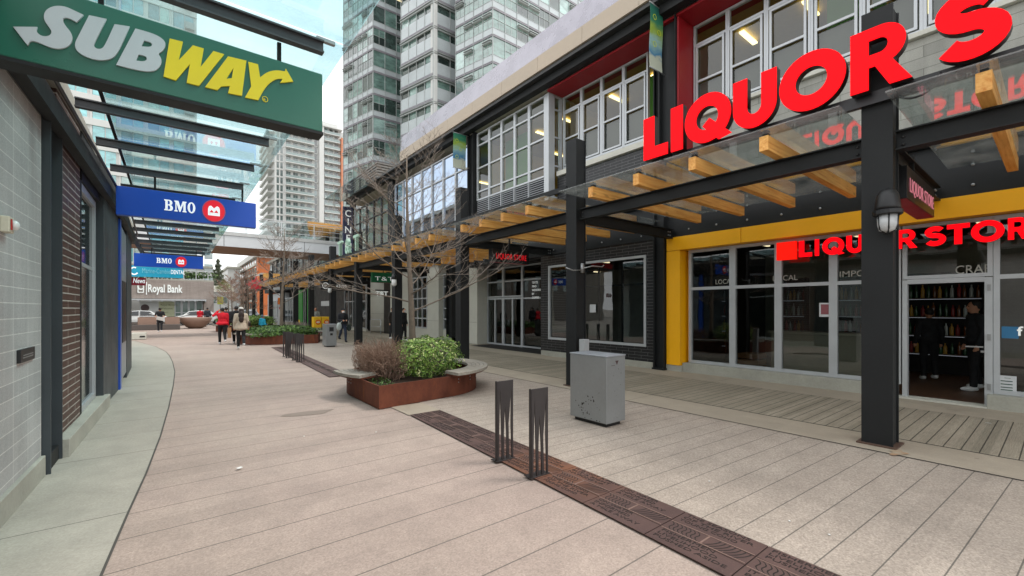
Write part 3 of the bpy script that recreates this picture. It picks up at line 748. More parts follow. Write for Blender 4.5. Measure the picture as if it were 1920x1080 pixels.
# ================================================================== RIGHT BUILDING
rb = thing('shop_building', 'two storey shop building with black brick, yellow shopfront and red recess', 'building', (14, 10, 0))
m_bbrick = brick_mat('black glazed brick', srgb('#1b1c1e'), srgb('#232426'), srgb('#6d6d6d'), .42, .085, .004, .5, 'Y', .3, .4)
m_gbrick = brick_mat('light grey blockwork', srgb('#8f8f88'), srgb('#a0a098'), srgb('#77776f'), .6, .2, .006, .5, 'Y', .7, .4)
def rbox(name, mat, *b, **kw):
    m = MB(); m.box(*b); return m.build(name, mat, rb, **kw)
GX = 10.4     # shopfront glass
# --- liquor shopfront
rbox('sill', conc, 10.2, -3, 0, GX+.12, .75, .24, bevel=.006)
rbox('sill', conc, 10.2, 1.98-.02, 0, GX+.12, 5.98, .24, bevel=.006)
rbox('threshold', conc_l, 10.2, .75, 0.016, GX+.12, 1.96, .04)
rbox('plinth', conc, 10.14, 5.98, 0, 10.62, 6.42, .17, bevel=.008)
rbox('portal_post', yellow, 10.12, 6.0, .17, 10.5, 6.38, 3.1, bevel=.004)
for a, b in ((-3, -.2), (-.19, 2.2), (2.21, 4.5), (4.51, 6.38)):
    rbox('portal_lintel', yellow, 10.12, a, 3.11, 10.5, b, 3.45, bevel=.004)
rbox('portal_reveal', yellow, 10.5, 5.9, .25, 10.52, 6.0, 3.1)
def win(y0, y1, z0, z1, X, fw=.06, mat=alu_l, gl=store_glass, mull=(), rails=(), depth=.09, parent=None, name='window'):
    """one framed window in the plane X; frame is the part, its panes the sub-part"""
    m = MB()
    m.box(X-depth/2, y0, z0, X+depth/2, y0+fw, z1); m.box(X-depth/2, y1-fw, z0, X+depth/2, y1, z1)
    m.box(X-depth/2+.001, y0+fw, z0, X+depth/2-.001, y1-fw, z0+fw); m.box(X-depth/2+.001, y0+fw, z1-fw, X+depth/2-.001, y1-fw, z1)
    for r in rails: m.box(X-depth/2+.004, y0+fw, r-fw/2, X+depth/2-.004, y1-fw, r+fw/2)
    for r in mull: m.box(X-depth/2+.007, r-fw/2, z0+fw, X+depth/2-.007, r+fw/2, z1-fw)
    w = m.build(name, mat, parent or rb)
    p = MB(); p.quad((X+.01,y0+fw*.5,z0+fw*.5),(X+.01,y0+fw*.5,z1-fw*.5),(X+.01,y1-fw*.5,z1-fw*.5),(X+.01,y1-fw*.5,z0+fw*.5))
    p.build('pane', gl, w); return w
ys = [Yat(1301,GX), Yat(1374.5,GX), Yat(1460,GX), Yat(1563,GX), Yat(1690,GX)]
ys = [5.9]+ys[1:]
for a, b in zip(ys, ys[1:]):
    win(b, a, .245, 3.1, GX, .07, rails=(2.12,))
yl, yr = Yat(1693,GX), Yat(1862,GX)
# door: frame, transom light, leaf folded inwards
m = MB(); m.box(GX-.06, yl-.07, 0.04, GX+.06, yl, 2.12); m.box(GX-.06, yr, 0.04, GX+.06, yr+.09, 2.12); m.box(GX-.055, yr+.09, 2.05, GX+.055, yl-.07, 2.13)
dfm = m.build('door_frame', alu_l, rb)
win(yr, yl, 2.135, 3.1, GX, .06)
m = MB(); m.box(GX-.1, yr+.09, .9, GX-.06, yr+.13, .93); m.box(GX-.12, yr+.1, .98, GX-.09, yr+.3, 1.0); m.build('door_handle', alu, rb)
m = MB()
for z in (.3, 1.1, 1.9): m.box(GX-.085, yr+.02, z, GX-.06, yr+.06, z+.1)
m.build('door_hinge', alu, rb)
win(-.9, yr-.005, .245, 3.1, GX, .07, rails=(2.12,)); win(-3, -.91, .245, 3.1, GX, .07, rails=(2.12,), mull=(-2,))
# shop interior
m_floor_in = wood_mat('dark shop floor', srgb('#5a4030'), srgb('#6d4e3a'), 0, .35)
m = MB(); m.quad((10.45,-3,.018),(20,-3,.018),(20,6.3,.018),(10.45,6.3,.018)); m.build('floor', m_floor_in, rb)
m = MB(); m.quad((10.55,-3,3.42),(10.55,16,3.42),(20,16,3.42),(20,-3,3.42)); m.quad((20,-3,0),(20,16,0),(20,16,3.42),(20,-3,3.42)); m.quad((10.55,-3,0),(20,-3,0),(20,-3,3.42),(10.55,-3,3.42))
m.quad((10.55,6.35,0),(20,6.35,0),(20,6.35,3.42),(10.55,6.35,3.42)); m.quad((11.4,16,0),(20,16,0),(20,16,3.42),(11.4,16,3.42)); m.quad((10.2,6.36,.017),(20,6.36,.017),(20,16,.017),(10.2,16,.017))
m.build('interior_wall', dark_int, rb)
lamp_in = EM('shop light strip', '#ffe3b8', 1.5)
m = MB()
for x in (12.5, 15, 17.5):
    for y in (-1, 1, 3, 5): m.box(x, y, 3.34, x+.5, y+.08, 3.38)
for x in (12.5, 15.5):
    for y in (8, 10.5, 13.5): m.box(x, y, 3.34, x+.4, y+.08, 3.38)
m.build('ceiling_lamps', lamp_in, rb)
# --- steel above and between
rbox('spandrel', steel, 10.2, -3, 3.46, 10.6, 16.3, 4.35)
rbox('spandrel_flange', steel, 10.08, -3, 4.36, 10.3, 16.3, 4.42)
m = MB()
for k in range(26):
    for z in (3.62, 3.95): m.ball((10.19, -2.6+.7*k, z), (.02,.025,.025), 8, 6)
m.build('bolts', alu, rb, True)
for y0 in (6.40,):
    m = MB(); m.box(10.02, y0, 0, 10.3, y0+.03, 9.1); m.box(10.02, y0+.28, 0, 10.3, y0+.31, 9.1); m.box(10.12, y0+.03, 0, 10.15, y0+.28, 9.1); m.build('column', steel, rb)
rbox('column_foot', steel, 9.98, 6.38, .016, 10.3, 6.73, .06)
# --- black brick with wide window
rbox('plinth', conc, 10.06, 6.75, 0, 10.5, 11.2, .18, bevel=.008)
wy0, wy1, wz0, wz1 = 6.98, 10.86, .58, 3.08
for b in ((6.72, wy0, .18, 3.45), (wy1, 11.25, .18, 3.45), (wy0, wy1, .18, wz0), (wy0, wy1, wz1, 3.45)):
    rbox('brick_wall', m_bbrick, 10.1, b[0], b[2], 10.5, b[1], b[3])
win(wy0, wy1, wz0, wz1, 10.13, .07, alu_l, mull=(), rails=())
m = MB()
for y in (8.0, 8.9, 9.9): m.box(10.42, y, .6, 10.47, y+.05, 3.08)
m.box(10.42, 6.99, 2.3, 10.47, 10.85, 2.34); m.build('inner_mullion', black_p, rb)
rbox('spandrel', steel, 10.07, 6.72, 3.455, 10.2, 11.25, 3.52)
# --- recessed glass entrance
EX = 11.3
ed = [11.28, 12.4, 13.7, 15.0, 16.2]
for i, (a, b) in enumerate(zip(ed, ed[1:])):
    if i < 2: win(a, b, .05, 3.42, EX, .06, rails=(2.05, 2.8))
    else:
        win(a, b, 2.12, 3.42, EX, .06, rails=(2.8,))
        win(a, b, .04, 2.10, EX, .07, name='door', mull=((a+b)/2,))
rbox('entrance_soffit', black_p, 10.3, 11.3, 3.43, 11.5, 16.25, 3.5)
rbox('brick_return', m_bbrick, 10.5, 11.1, .02, EX, 11.25, 3.43)
rbox('pier', conc_l, 10.75, 16.25, .03, 11.6, 17.9, 3.8)
rbox('pier_joint', conc, 10.74, 16.27, 1.0, 10.745, 17.88, 1.02)
rbox('number_plate', black_p, 10.72, 17.0, 1.95, 10.735, 17.35, 2.08)
m = MB(); m.box(10.45, 18.0, 0, 10.75, 18.03, 9.0); m.box(10.45, 18.5, 0, 10.75, 18.53, 9.0); m.box(10.58, 18.03, 0, 10.61, 18.5, 9.0); m.build('column', steel, rb)
rbox('column_foot', alu, 10.3, 18.0, .016, 10.75, 18.5, .25)
# --- garage style windows and piers further on
GXF = 10.9
def shop_bay(y0, y1, n, rails, base=.55, top=3.4, X=GXF, gl=store_glass):
    rbox('plinth', conc_l, X-.05, y0, 0.0, X+.1, y1, base-.01)
    w = (y1-y0)/n
    win(y0, y1, base, top, X, .07, alu_l, gl, mull=[y0+w*i for i in range(1, n)], rails=rails)
shop_bay(18.6, 19.55, 1, (1.1, 1.65, 2.2, 2.75))
rbox('pier', conc_l, 10.6, 19.56, 0.0, 11.4, 20.8, 3.9); rbox('pier_joint', conc, 10.59, 19.58, 1.0, 10.595, 20.78, 1.02)
shop_bay(20.82, 23.1, 4, (1.1, 1.65, 2.2, 2.75))
rbox('pier', conc_l, 10.7, 23.12, 0.0, 11.4, 24.6, 3.9)
rbox('column', steel, 10.4, 24.62, 0, 10.8, 25.0, 9.0)
rbox('pier', conc_l, 10.7, 25.02, 0, 11.4, 26.0, 3.9)
rbox('entry_recess', black_p, 11.0, 26.0, 0, 11.3, 27.8, 3.9)
m = MB(); cyl = [(11.9+1.2*math.cos(a), 29.2+1.4*math.sin(a)) for a in [R(100+16*i) for i in range(11)]]
m.prism(cyl, .1, 3.9); m.build('curved_wall', conc_l, rb, True)
m = MB(); m.prism([(11.9+1.17*(p[0]-11.9)/1.15, 29.2+1.02*(p[1]-29.2)) for p in cyl], 1.3, 1.32); m.prism([(11.9+1.17*(p[0]-11.9)/1.15, 29.2+1.02*(p[1]-29.2)) for p in cyl], 2.5, 2.52); m.build('curved_wall_joint', conc, rb)
shop_bay(30.8, 35.8, 5, (2.2,), .2)
m = MB(); m.quad((11.5,16,0),(11.5,70,0),(11.5,70,3.9),(11.5,16,3.9)); m.build('interior_wall', dark_int, rb)
rbox('spandrel', steel, 10.35, 16.3, 3.9, 11.5, 36, 4.5)
# --- black shopfront, green shopfront and paler ones in the distance
fb = thing('shop_building', 'far row of shopfronts with black, green and white bays under the timber canopy', 'building', (12, 50, 0))
def fbox(name, mat, *b, **kw):
    m = MB(); m.box(*b); return m.build(name, mat, fb, **kw)
fbox('black_front', black_p, 10.9, 36, 0, 12, 45.5, 3.9)
green = M('lime green panel', '#1c9a1c', .45, 0, .05, 1)
fbox('green_front', green, 10.85, 45.6, 0, 12, 48.0, 3.7); 
win(48.1, 50, .1, 3.6, 10.95, .08, alu_l, parent=fb, mull=(49,)); fbox('green_front', green, 10.85, 50.1, 0, 12, 53.0, 3.7)
fbox('white_front', white_p, 10.9, 53.1, 0, 12, 55, 3.7); win(55.1, 60, .1, 3.0, 10.95, .1, alu_l, parent=fb, mull=(56.5, 58)); fbox('white_front', white_p, 10.9, 60.1, 0, 12, 72, 3.7)
for y0 in (62, 65, 68): win(y0, y0+2.4, .4, 2.8, 10.85, .1, white_p, parent=fb, mull=(y0+1.2,))
fbox('fascia', steel, 10.5, 36, 3.9, 12, 72, 4.6)
fbox('upper_wall', conc_l, 11.2, 38, 4.6, 20, 72, 8.2)
for i in range(11):
    y0 = 38.6+3.0*i
    win(y0, y0+2.6, 4.9, 7.8, 11.1, .12, alu, upper_glass, mull=(y0+1.3,), rails=(6.9,), parent=fb)
    fbox('pilaster', steel2, 10.9, y0-.35, 4.6, 11.2, y0-.05, 8.2)
m = MB(); m.quad((11.3,38,4.7),(11.3,72,4.7),(11.3,72,8.0),(11.3,38,8.0)); 
fbox('roof', conc, 10.8, 38, 8.2, 20, 72, 8.5)
# little fascia shops writing
wht = EM('small white lettering', '#dfe3e0', .2)
t = thing('shop_sign', 'black hanging parking sign with white round P and lettering beyond the planter', 'sign', (9, 24.5, 3.0))
yy = 24.3; x0, x1 = Xat(601, yy), Xat(660, yy); m = MB(); m.box(x0, yy, Zat(546,8,yy), x1, yy+.12, Zat(529,8,yy)); m.build('panel', black_p, t)
xr = Xat(610.5, yy); me = loops_mesh([arc(0,0,.17,.17,0,350,28), arc(0,0,.135,.135,0,350,28)], .01); place_mesh(me, (xr, yy-.01, Zat(537.5,8,yy)), U, V, NN, 'lettering', wht, t)
text('P', .24, (xr-.065, yy-.01, Zat(537.5,8,yy)-.08), U, V, NN, wht, t, 'lettering', .01, .008)
text('VATOPS', .22, (Xat(626,yy), yy-.01, Zat(540,8,yy)), U, V, NN, wht, t, 'lettering', .01, .004, fit=Xat(650,yy)-Xat(626,yy))
m = MB(); m.box(x0+.4, yy+.03, Zat(529,8,yy), x0+.46, yy+.09, 3.75); m.build('hanger', steel, t)
# pale notice on black shopfront
m = MB(); m.box(10.86, Yat(620,10.86), 1.9, 10.895, Yat(602,10.86), 2.35); m.build('notice', white_p, fb)

# --- upper floor of the near building
UX, UW = 9.6, 10.34
rbox('lower_wall', m_bbrick, 10.08, 6.4, 5.2, 10.6, 10.4, 5.98)
rbox('lower_wall', m_gbrick, 10.3, -3, 4.43, 10.7, 6.35, 6.34)
rbox('lower_wall', steel, 10.16, 6.75, 4.43, 10.6, 15.3, 5.19)
rbox('window_ledge', conc_l, 9.98, 6.75, 6.0, 10.6, 10.35, 6.16, bevel=.01)
rbox('window_ledge', conc_l, 10.2, -3, 6.35, 10.6, 6.3, 6.44, bevel=.01)
def upper_unit(y0, y1, X, zb=6.3, zt=8.7):
    m = MB(); d = .05
    for a, b, c, e in ((y0, y0+.045, zb, zt), (y1-.045, y1, zb, zt)): m.box(X-d, a, c, X+d, b, e)
    for z, h_ in ((zb, .06), (8.17, .06), (zt-.05, .05)): m.box(X-d+.002, y0+.045, z, X+d-.002, y1-.045, z+h_)
    # the opening sash inside
    m.box(X-d-.02, y0+.07, zb+.08, X-d+.02, y0+.115, 8.15); m.box(X-d-.02, y1-.115, zb+.08, X-d+.02, y1-.07, 8.15)
    for z in (zb+.08, 7.24, 8.1): m.box(X-d-.018, y0+.115, z, X-d+.018, y1-.115, z+.05)
    w = m.build('window', alu_l, rb)
    p = MB(); p.quad((X,y0+.03,zb+.05),(X,y0+.03,zt),(X,y1-.03,zt),(X,y1-.03,zb+.05)); p.build('pane', upper_glass, w)
    p = MB(); p.box(X+.06, y0+.05, zb+.08, X+.075, y1-.05, 7.25); p.build('blind', M('grey blind', '#5d5a52', .7), w)
for k in range(4): upper_unit(7.06+.825*k, 7.06+.825*(k+1)-.003, UW)
for k in range(11): upper_unit(5.73-.845*(k+1)+.003, 5.73-.845*k, UW+.0, 6.44)
# red reveals and soffit
rbox('red_soffit', red_p, 9.62, 5.78, 8.72, 10.7, 10.4, 8.78); rbox('red_soffit', red_p, 9.62, -3, 8.72, 10.7, 5.77, 8.78)
rbox('red_reveal', red_p, 9.64, 5.75, 5.3, 10.5, 5.79, 8.71)
m = MB(); m.box(UX-.02, 5.8, 4.4, UX+.3, 5.83, 9.1); m.box(UX-.02, 6.24, 4.4, UX+.3, 6.27, 9.1); m.box(UX+.12, 5.83, 4.4, UX+.15, 6.24, 9.1); m.build('column', steel, rb)
# silver projecting window box
BX = 9.7
rbox('corner_post', alu_l, BX, 10.42, 5.2, BX+.22, 10.62, 8.72); rbox('corner_post', alu_l, BX+.5, 10.44, 5.3, BX+.58, 10.5, 8.7)
e_ = [10.62, 11.45, 12.25, 13.05, 13.85, 14.72]
for a, b in zip(e_, e_[1:]):
    win(a, b-.003, 6.0, 8.72, BX+.06, .055, alu_l, upper_glass, rails=(6.35, 7.3, 8.22))
    m = MB()
    for z in [5.32+.075*i for i in range(9)]: m.add([(BX,a+.03,z),(BX,b-.03,z),(BX+.05,b-.03,z+.05),(BX+.05,a+.03,z+.05)], [(0,1,2,3)])
    m.box(BX, a, 5.28, BX+.08, a+.03, 5.99); m.build('louvre', alu_l, rb)
rbox('louvre_back', black_p, BX+.09, 10.62, 5.28, BX+.12, 14.72, 5.99)
# side glazing of the box (faces the viewer)
m = MB()
for x in (BX+.22, BX+.58): m.box(x, 10.42, 5.3, x+.05, 10.47, 8.7)
for z in (5.3, 6.35, 7.3, 8.22, 8.65): m.box(BX+.27, 10.425, z, BX+.58, 10.465, z+.05)
w = m.build('window', alu_l, rb); m = MB(); m.quad((BX+.24,10.45,5.3),(BX+.6,10.45,5.3),(BX+.6,10.45,8.7),(BX+.24,10.45,8.7)); m.build('pane', upper_glass, w)
m = MB(); m.box(UX-.02, 14.8, 4.4, UX+.3, 14.83, 9.1); m.box(UX-.02, 15.2, 4.4, UX+.3, 15.23, 9.1); m.box(UX+.12, 14.83, 4.4, UX+.15, 15.2, 9.1); m.build('column', steel, rb)
# mirrored glass bay
e_ = [15.3+1.1*i for i in range(8)]
for i, (a, b) in enumerate(zip(e_, e_[1:])):
    win(a, b-.003, 4.75, 8.5, BX+.05, .05, alu_l, mirror_glass, rails=(7.55,))
rbox('column', steel, UX, 23.0, 4.4, UX+.3, 23.7, 9.0)
for i in range(5):
    a = 23.75+1.25*i
    win(a, a+1.245, 4.75, 8.3, BX+.05, .06, steel2, upper_glass, rails=(7.3,))
rbox('column', steel, UX, 30.02, 4.4, UX+.3, 30.4, 8.9)
# upper interior with lit ceiling
m_upin = M('warm interior wall', '#b8a05c', .8, 0, .15, .8)
m = MB(); m.quad((16,-3,4.6),(16,30,4.6),(16,30,8.75),(16,-3,8.75)); m.quad((10.7,-3,8.75),(10.7,30,8.75),(16,30,8.75),(16,-3,8.75)); m.quad((10.7,-3,5.3),(16,-3,5.3),(16,30,5.3),(10.7,30,5.3))
for y in (-3, 2.4, 10.5, 15.2, 23, 30): m.quad((10.8,y,5.3),(16,y,5.3),(16,y,8.75),(10.8,y,8.75))
m.build('interior_wall', m_upin, rb)
m = MB()
for y in (.5, 1.9, 3.6, 5.0, 7.6, 9.2, 11.4, 12.9, 14.2, 20, 26, 28):
    for x in (11.4, 13.4): m.box(x, y, 8.66, x+.8, y+.12, 8.7)
m.build('ceiling_lamps', EM('ceiling lamp panel', '#ffe9a8', 2.0), rb)
gw = M('green interior wall', '#5f9a3a', .7)
rbox('green_partition', gw, 10.95, 12.9, 5.4, 11.0, 14.4, 8.6); rbox('green_partition', gw, 11.3, 7.0, 5.4, 11.35, 7.9, 8.6); rbox('green_partition', gw, 11.3, 2.2, 5.4, 11.35, 3.2, 8.6)
# roof edge: dark beam, tan fascia, glass parapet
rbox('eaves_beam', steel, 9.35, -3, 8.8, 9.62, 30.4, 9.13); rbox('eaves_lip', steel2, 9.15, -3, 9.02, 9.34, 30.4, 9.12)
for y in [-3+1.9*i for i in range(13)]:
    if y < 21: rbox('fascia_panel', tan_p, 9.1, y+.005, 9.14, 9.5, min(y+1.895, 20.9), 9.62)
rbox('roof', conc, 9.5, -3, 8.83, 24, 30.4, 9.1)
m_par = M('pale parapet sheet', '#a7a4ad', .28, .35, .2, 1.4)  # tree reflections in the parapet glass put into the colour as soft mottling
m = MB(); m.add([(9.13,-3,9.63),(9.13,20.9,9.63),(9.2,20.9,10.4),(9.2,-3,10.4),(9.24,-3,10.39),(9.24,20.9,10.39),(9.2,20.9,9.63),(9.2,-3,9.63)], [(0,1,2,3),(3,2,5,4),(4,5,6,7),(1,6,5,2),(0,3,4,7)]); m.build('parapet', m_par, rb)
# louvred plant box and glass soffit at the end
rbox('plant_screen', steel2, 9.0, 24.2, 8.95, 12, 30.2, 9.1); 
m = MB()
for i in range(6): m.box(9.2, 24.3, 9.2+.16*i, 12, 30.2, 9.28+.16*i)
m.box(9.3, 24.4, 9.1, 11.9, 30.1, 10.05)
m.build('plant_louvre', M('grey louvre', '#6f6c68', .5), rb)
rbox('soffit_glass', rail_glass, 7.9, 24.2, 8.9, 9.0, 30.2, 8.93)
rbox('upper_wall', conc, 10.8, 15.3, 4.5, 10.9, 30, 4.74)
rbox('back_wall', conc, 16.1, -3, 0, 24, 30.4, 8.8)

# --- window writing and stickers on the liquor store
pale = M('faded white vinyl', '#9b9b93', .6)
UY, NX = (0,-1,0), (-1,0,0)
def wtext(s_, px, py, size, fit=None, X=GX-.02, mat=pale, **kw):
    y = Yat(px, X); return text(s_, size, (X, y, Zat(py, X, y)), UY, V, NX, mat, rb, 'window_lettering', .003, .004, fit=fit, **kw)
wtext('LOCAL', 1341, 533, .16, .42); wtext('LOCAL', 1448, 527, .16, .48); wtext('IMPORT', 1573, 520, .17, .62); wtext('CRAFT', 1790, 514, .2, .5)
def sticker(px0, px1, py0, py1, col, X=GX-.03, name='sticker'):
    a, b = Yat(px0, X), Yat(px1, X); z0, z1 = Zat(py1, X, a), Zat(py0, X, a)
    m = MB(); m.box(X-.004, b, z0, X, a, z1); return m.build(name, col, rb), a, b, z0, z1
s0, a, b, z0, z1 = sticker(1536, 1558, 568, 594, white_p); m = MB(); m.box(GX-.037, b+.03, z0+.05, GX-.0345, a-.03, z1-.03); m.build('notice_print', M('dusty red print', '#8a4f55', .5), s0)
s0, a, b, z0, z1 = sticker(1878, 1910, 612, 634, M('blue sticker', '#2c6f9a', .4), name='sticker')
text('f', .2, (GX-.036, a-.16, z0+.05), UY, V, NX, wht, s0, 'lettering', .003, .02)
s0, a, b, z0, z1 = sticker(1869, 1906, 703, 735, white_p, name='notice'); m = MB()
for k, c in enumerate((.18, .13, .08, .04)): m.box(GX-.037, b+.04, z0+c, GX-.0345, a-.04, z0+c+.015)
m.box(GX-.037, b+.06, z0+.24, GX-.0345, a-.08, z1-.04); m.build('notice_print', M('dark green print', '#3f5a50', .5), s0)
sticker(1106, 1117, 571, 586, white_p, X=10.1, name='notice')
# writing on the recessed entrance glass
for k, s_ in enumerate(('TEXTS', 'FIND', 'WEDDING', 'BY', 'COFFEE')):
    text(s_, .12, (EX-.06, Yat(998, EX)-.05, 2.62-.15*k), UY, V, NX, wht, rb, 'window_lettering', .003, .004)

# --- red shop signs
sg = thing('shop_sign', 'big glowing red LIQUOR STORE letters standing on the canopy rail', 'sign', (6.35, 2.5, 4.05))
SX = 6.34
spans = [(1215,1260),(1266,1288),(1292,1378),(1382,1463),(1468,1592),(1600,1712)]
st_ = []
base_y = Yat(1215, SX)
for a, b in spans: st_.append((base_y-Yat(a, SX), base_y-Yat(b, SX)))
st_ += [(0,0),(base_y-.82,base_y-.31),(base_y-.24,base_y+.24),(base_y+.30,base_y+.98),(base_y+1.04,base_y+1.60),(base_y+1.66,base_y+2.05)]
sign_word('LIQUOR STORE', .69, (SX, base_y, 4.09), UY, V, NX, red_em, sg, .12, starts=st_, s=.27, side=red_side)
m = MB(); m.box(SX+.03, -2.2, 3.98, SX+.10, base_y-.05, 4.12); m.build('letter_rail', black_p, sg)
sg = thing('shop_sign', 'glowing red LIQUOR STORE letters with a red square across the shop windows', 'sign', (10.1, 2, 2.6))
base_y = Yat(1458, 10.08)
m = MB(); m.box(10.02, base_y-.36, 2.63, 10.10, base_y, 3.0); m.build('red_square', SIGN('red square face', (.35, .01, .0), (1, .006, .003), .55), sg)
sp_ = [(1499,1524),(1529,1537),(1543,1584),(1588,1621),(1626,1676),(1681,1720),(0,0),(1734,1774),(1776,1819),(1821,1884),(1890,1930),(1936,1975)]
st_ = [(base_y-Yat(a, 10.08), base_y-Yat(b, 10.08)) for a, b in sp_]; st_[6] = (0, 0)
sign_word('LIQUOR STORE', .33, (10.10, base_y, 2.66), UY, V, NX, red_em, sg, .06, starts=st_, s=.25, side=red_side)
m = MB(); m.box(10.12, -1, 2.74, 10.17, base_y, 2.80); m.build('letter_rail', black_p, sg)
for y in (3.2, 1.2, -.6): m = MB(); m.box(10.17, y, 2.75, 10.38, y+.04, 2.79); m.build('bracket', black_p, sg)
def blade(Y, x0, x1, z0, z1, s_, lab, mat_t, panel, h, bold=-.012, grp='hanging blade signs under the timber canopy'):
    t = thing('shop_sign', lab, 'sign', (x0, Y, z0), group=grp)
    m = MB(); m.box(x0, Y, z0, x1, Y+.2, z1); m.build('panel', panel, t, bevel=.004)
    m = MB(); m.box(x0+.01, Y+.01, z0-.006, x1-.01, Y+.19, z0-.002); m.build('underside', red_p, t)
    text(s_, h, (x0+.12, Y-.006, z0+.1), U, V, NN, mat_t, t, 'lettering', .006, bold, fit=(x1-x0)-.24, spacing=1.06)
    m = MB(); m.box((x0+x1)/2-.02, Y+.08, z1, (x0+x1)/2+.02, Y+.12, 3.75); m.build('hanger', steel, t)
    return t
blade(1.2, 7.2, 9.05, 2.99, 3.4, 'LIQUOR STORE', 'nearest black blade sign with pink outlined lettering beside the lantern column', pink_em, black_p, .26)
blade(10.3, 7.35, 8.75, 3.0, 3.38, 'LIQUOR STORE', 'farther black blade sign with glowing red lettering above the recessed entrance', SIGN('neon red', (.3,.0,.0), (1,.02,.03), .35), black_p, .24)
blade(21.7, Xat(698,21.7), Xat(741,21.7), 2.98, 3.5, 'T&T', 'green blade sign with white letters seen through the bare tree', wht, M('deep green sign', '#12653f', .4), .3)
t = thing('shop_sign', 'small white market letters on the dark entry wall behind the bare tree', 'sign', (10.5, 25.5, 2.6))
text('T&T', .42, (Xat(704,26.2), 26.2, Zat(555, 10, 26.2)), U, V, NN, wht, t, 'lettering', .05, .02, fit=.8)
m = MB(); m.box(Xat(704,26.2), 26.21, 2.75, 11.2, 26.26, 2.82); m.build('letter_rail', steel, t)
t = thing('shop_sign', 'pale green market letters standing on the canopy rail beyond the bare tree', 'sign', (6.3, 21, 4.1))
yy = 23.6
for k, s_ in enumerate(('T', '&', 'T')):
    text(s_, .95, (6.2, 21.3-1.15*k, 4.13), UY, V, NX, M('pale green sign', '#a9cdb9', .4), t, 'letter', .12, .015)
m = MB(); m.box(6.28, 17.6, 4.0, 6.34, 21.5, 4.14); m.build('letter_rail', black_p, t)
t = thing('shop_sign', 'tall dark blue vertical cinema sign on the upper facade', 'sign', (9.3, 30, 5))
yy = 29.5; x0, x1 = Xat(643.5, yy), Xat(662, yy)
m = MB(); m.box(x0, yy, 5.2, x1, yy+.15, 8.45); m.build('panel', M('navy sign face', '#333650', .4), t)
for k, ch in enumerate('CINEMA'): text(ch, .62, ((x0+x1)/2, yy-.01, 7.8-.55*k), U, V, NN, wht, t, 'lettering', .02, .006, align='CENTER')
m = MB(); m.box(x1+.12, yy+.02, 5.0, x1+.2, yy+.1, 8.5); m.box(x1-.1, yy+.04, 7.9, x1+.2, yy+.08, 7.95); m.build('bracket', alu_l, t)

# ================================================================== RIGHT GLASS AND TIMBER CANOPY
rc = thing('glass_canopy', 'long glass and timber canopy on black steel posts in front of the shops', 'canopy', (6.6, 20, 0))
CXX = 6.6
posts = [-3.4, 1.34, 6.26, 10.75, 15.4, 19.7, 23.7, 28.2, 32.4, 37, 42, 47, 52, 57]
def post(y, top, w=.29):
    m = MB(); h = w/2
    m.box(CXX-h, y-h, .012, CXX-h+.022, y+h, top); m.box(CXX+h-.022, y-h, .012, CXX+h, y+h, top); m.box(CXX-h+.022, y-.011, .012, CXX+h-.022, y+.011, top)
    # boxed web on the lower part, as the wide faces read solid
    m.box(CXX-h+.022, y-h+.02, .012, CXX+h-.022, y-h+.035, top-.0)
    o = m.build('post', steel, rc, bevel=.003)
    m = MB(); m.box(CXX-h-.04, y-h-.04, .0125, CXX+h+.04, y+h+.04, .028); m.build('base_plate', M('rust stained steel', '#5a463b', .6), o)
for y in posts: post(y, 5.1 if y < 20 else 4.9)
for y0, y1 in zip(posts, posts[1:]):
    a, b = y0+.15, y1-.15
    m = MB(); m.box(CXX-.08, a, 3.43, CXX+.08, b, 3.445); m.box(CXX-.08, a, 3.635, CXX+.08, b, 3.65); m.box(CXX-.01, a, 3.445, CXX+.01, b, 3.635); m.build('edge_beam', steel, rc)
    m = MB()
    for z in (3.49, 3.58):
        for q in (a+.06, b-.06): m.ball((CXX-.012, q, z), .018, 8, 6)
    m.build('bolts', steel2, rc, True)
    # upper front rail that carries the letters
    if y0 > 4: m = MB(); m.box(6.3, y0, 4.02, 6.36, y1-.01, 4.12); m.build('front_rail', steel, rc)
    n = 4 if y1-y0 < 5.2 else 5
    s_ = (y1-y0)/(n+1)
    for k in range(n):
        y = y0+s_*(k+1) + (0.07 if y0 < 2 else 0)
        if y > 44: continue
        m = MB(); m.box(6.02, y-.055, 3.655, 9.85, y+.055, 3.845); m.build('rafter', timber, rc, bevel=.004)
        m = MB(); m.box(6.06, y-.03, 3.85, 6.14, y+.03, 3.885); m.build('glass_clip', steel, rc)
    # glass: two panes per bay
    for p0, p1 in ((y0+.22, (y0+y1)/2-.02), ((y0+y1)/2+.02, y1-.18)):
        m = MB(); m.box(5.92, p0, 3.89, 9.95, p1, 3.905); m.build('glass_panel', canopy_glass, rc)
for y in posts[:8]:
    m = MB(); m.box(CXX+.16, y-.075, 3.42, 10.15, y+.075, 3.44); m.box(CXX+.16, y-.075, 3.64, 10.15, y+.075, 3.66); m.box(CXX+.16, y-.01, 3.44, 10.15, y+.01, 3.64); m.build('cross_beam', steel, rc)
    m = MB()
    for z in (3.5, 3.59):
        for x in (9.98, 10.06): m.ball((x, y-.02, z), .02, 8, 6)
    m.build('bolts', alu, rc, True)
# timber slat blocks near the recessed entrance
for k in range(5):
    m = MB(); m.box(7.5, 11.35+.55*k, 3.22, 8.1, 11.47+.55*k, 3.42); m.build('timber_block', timber, rc)
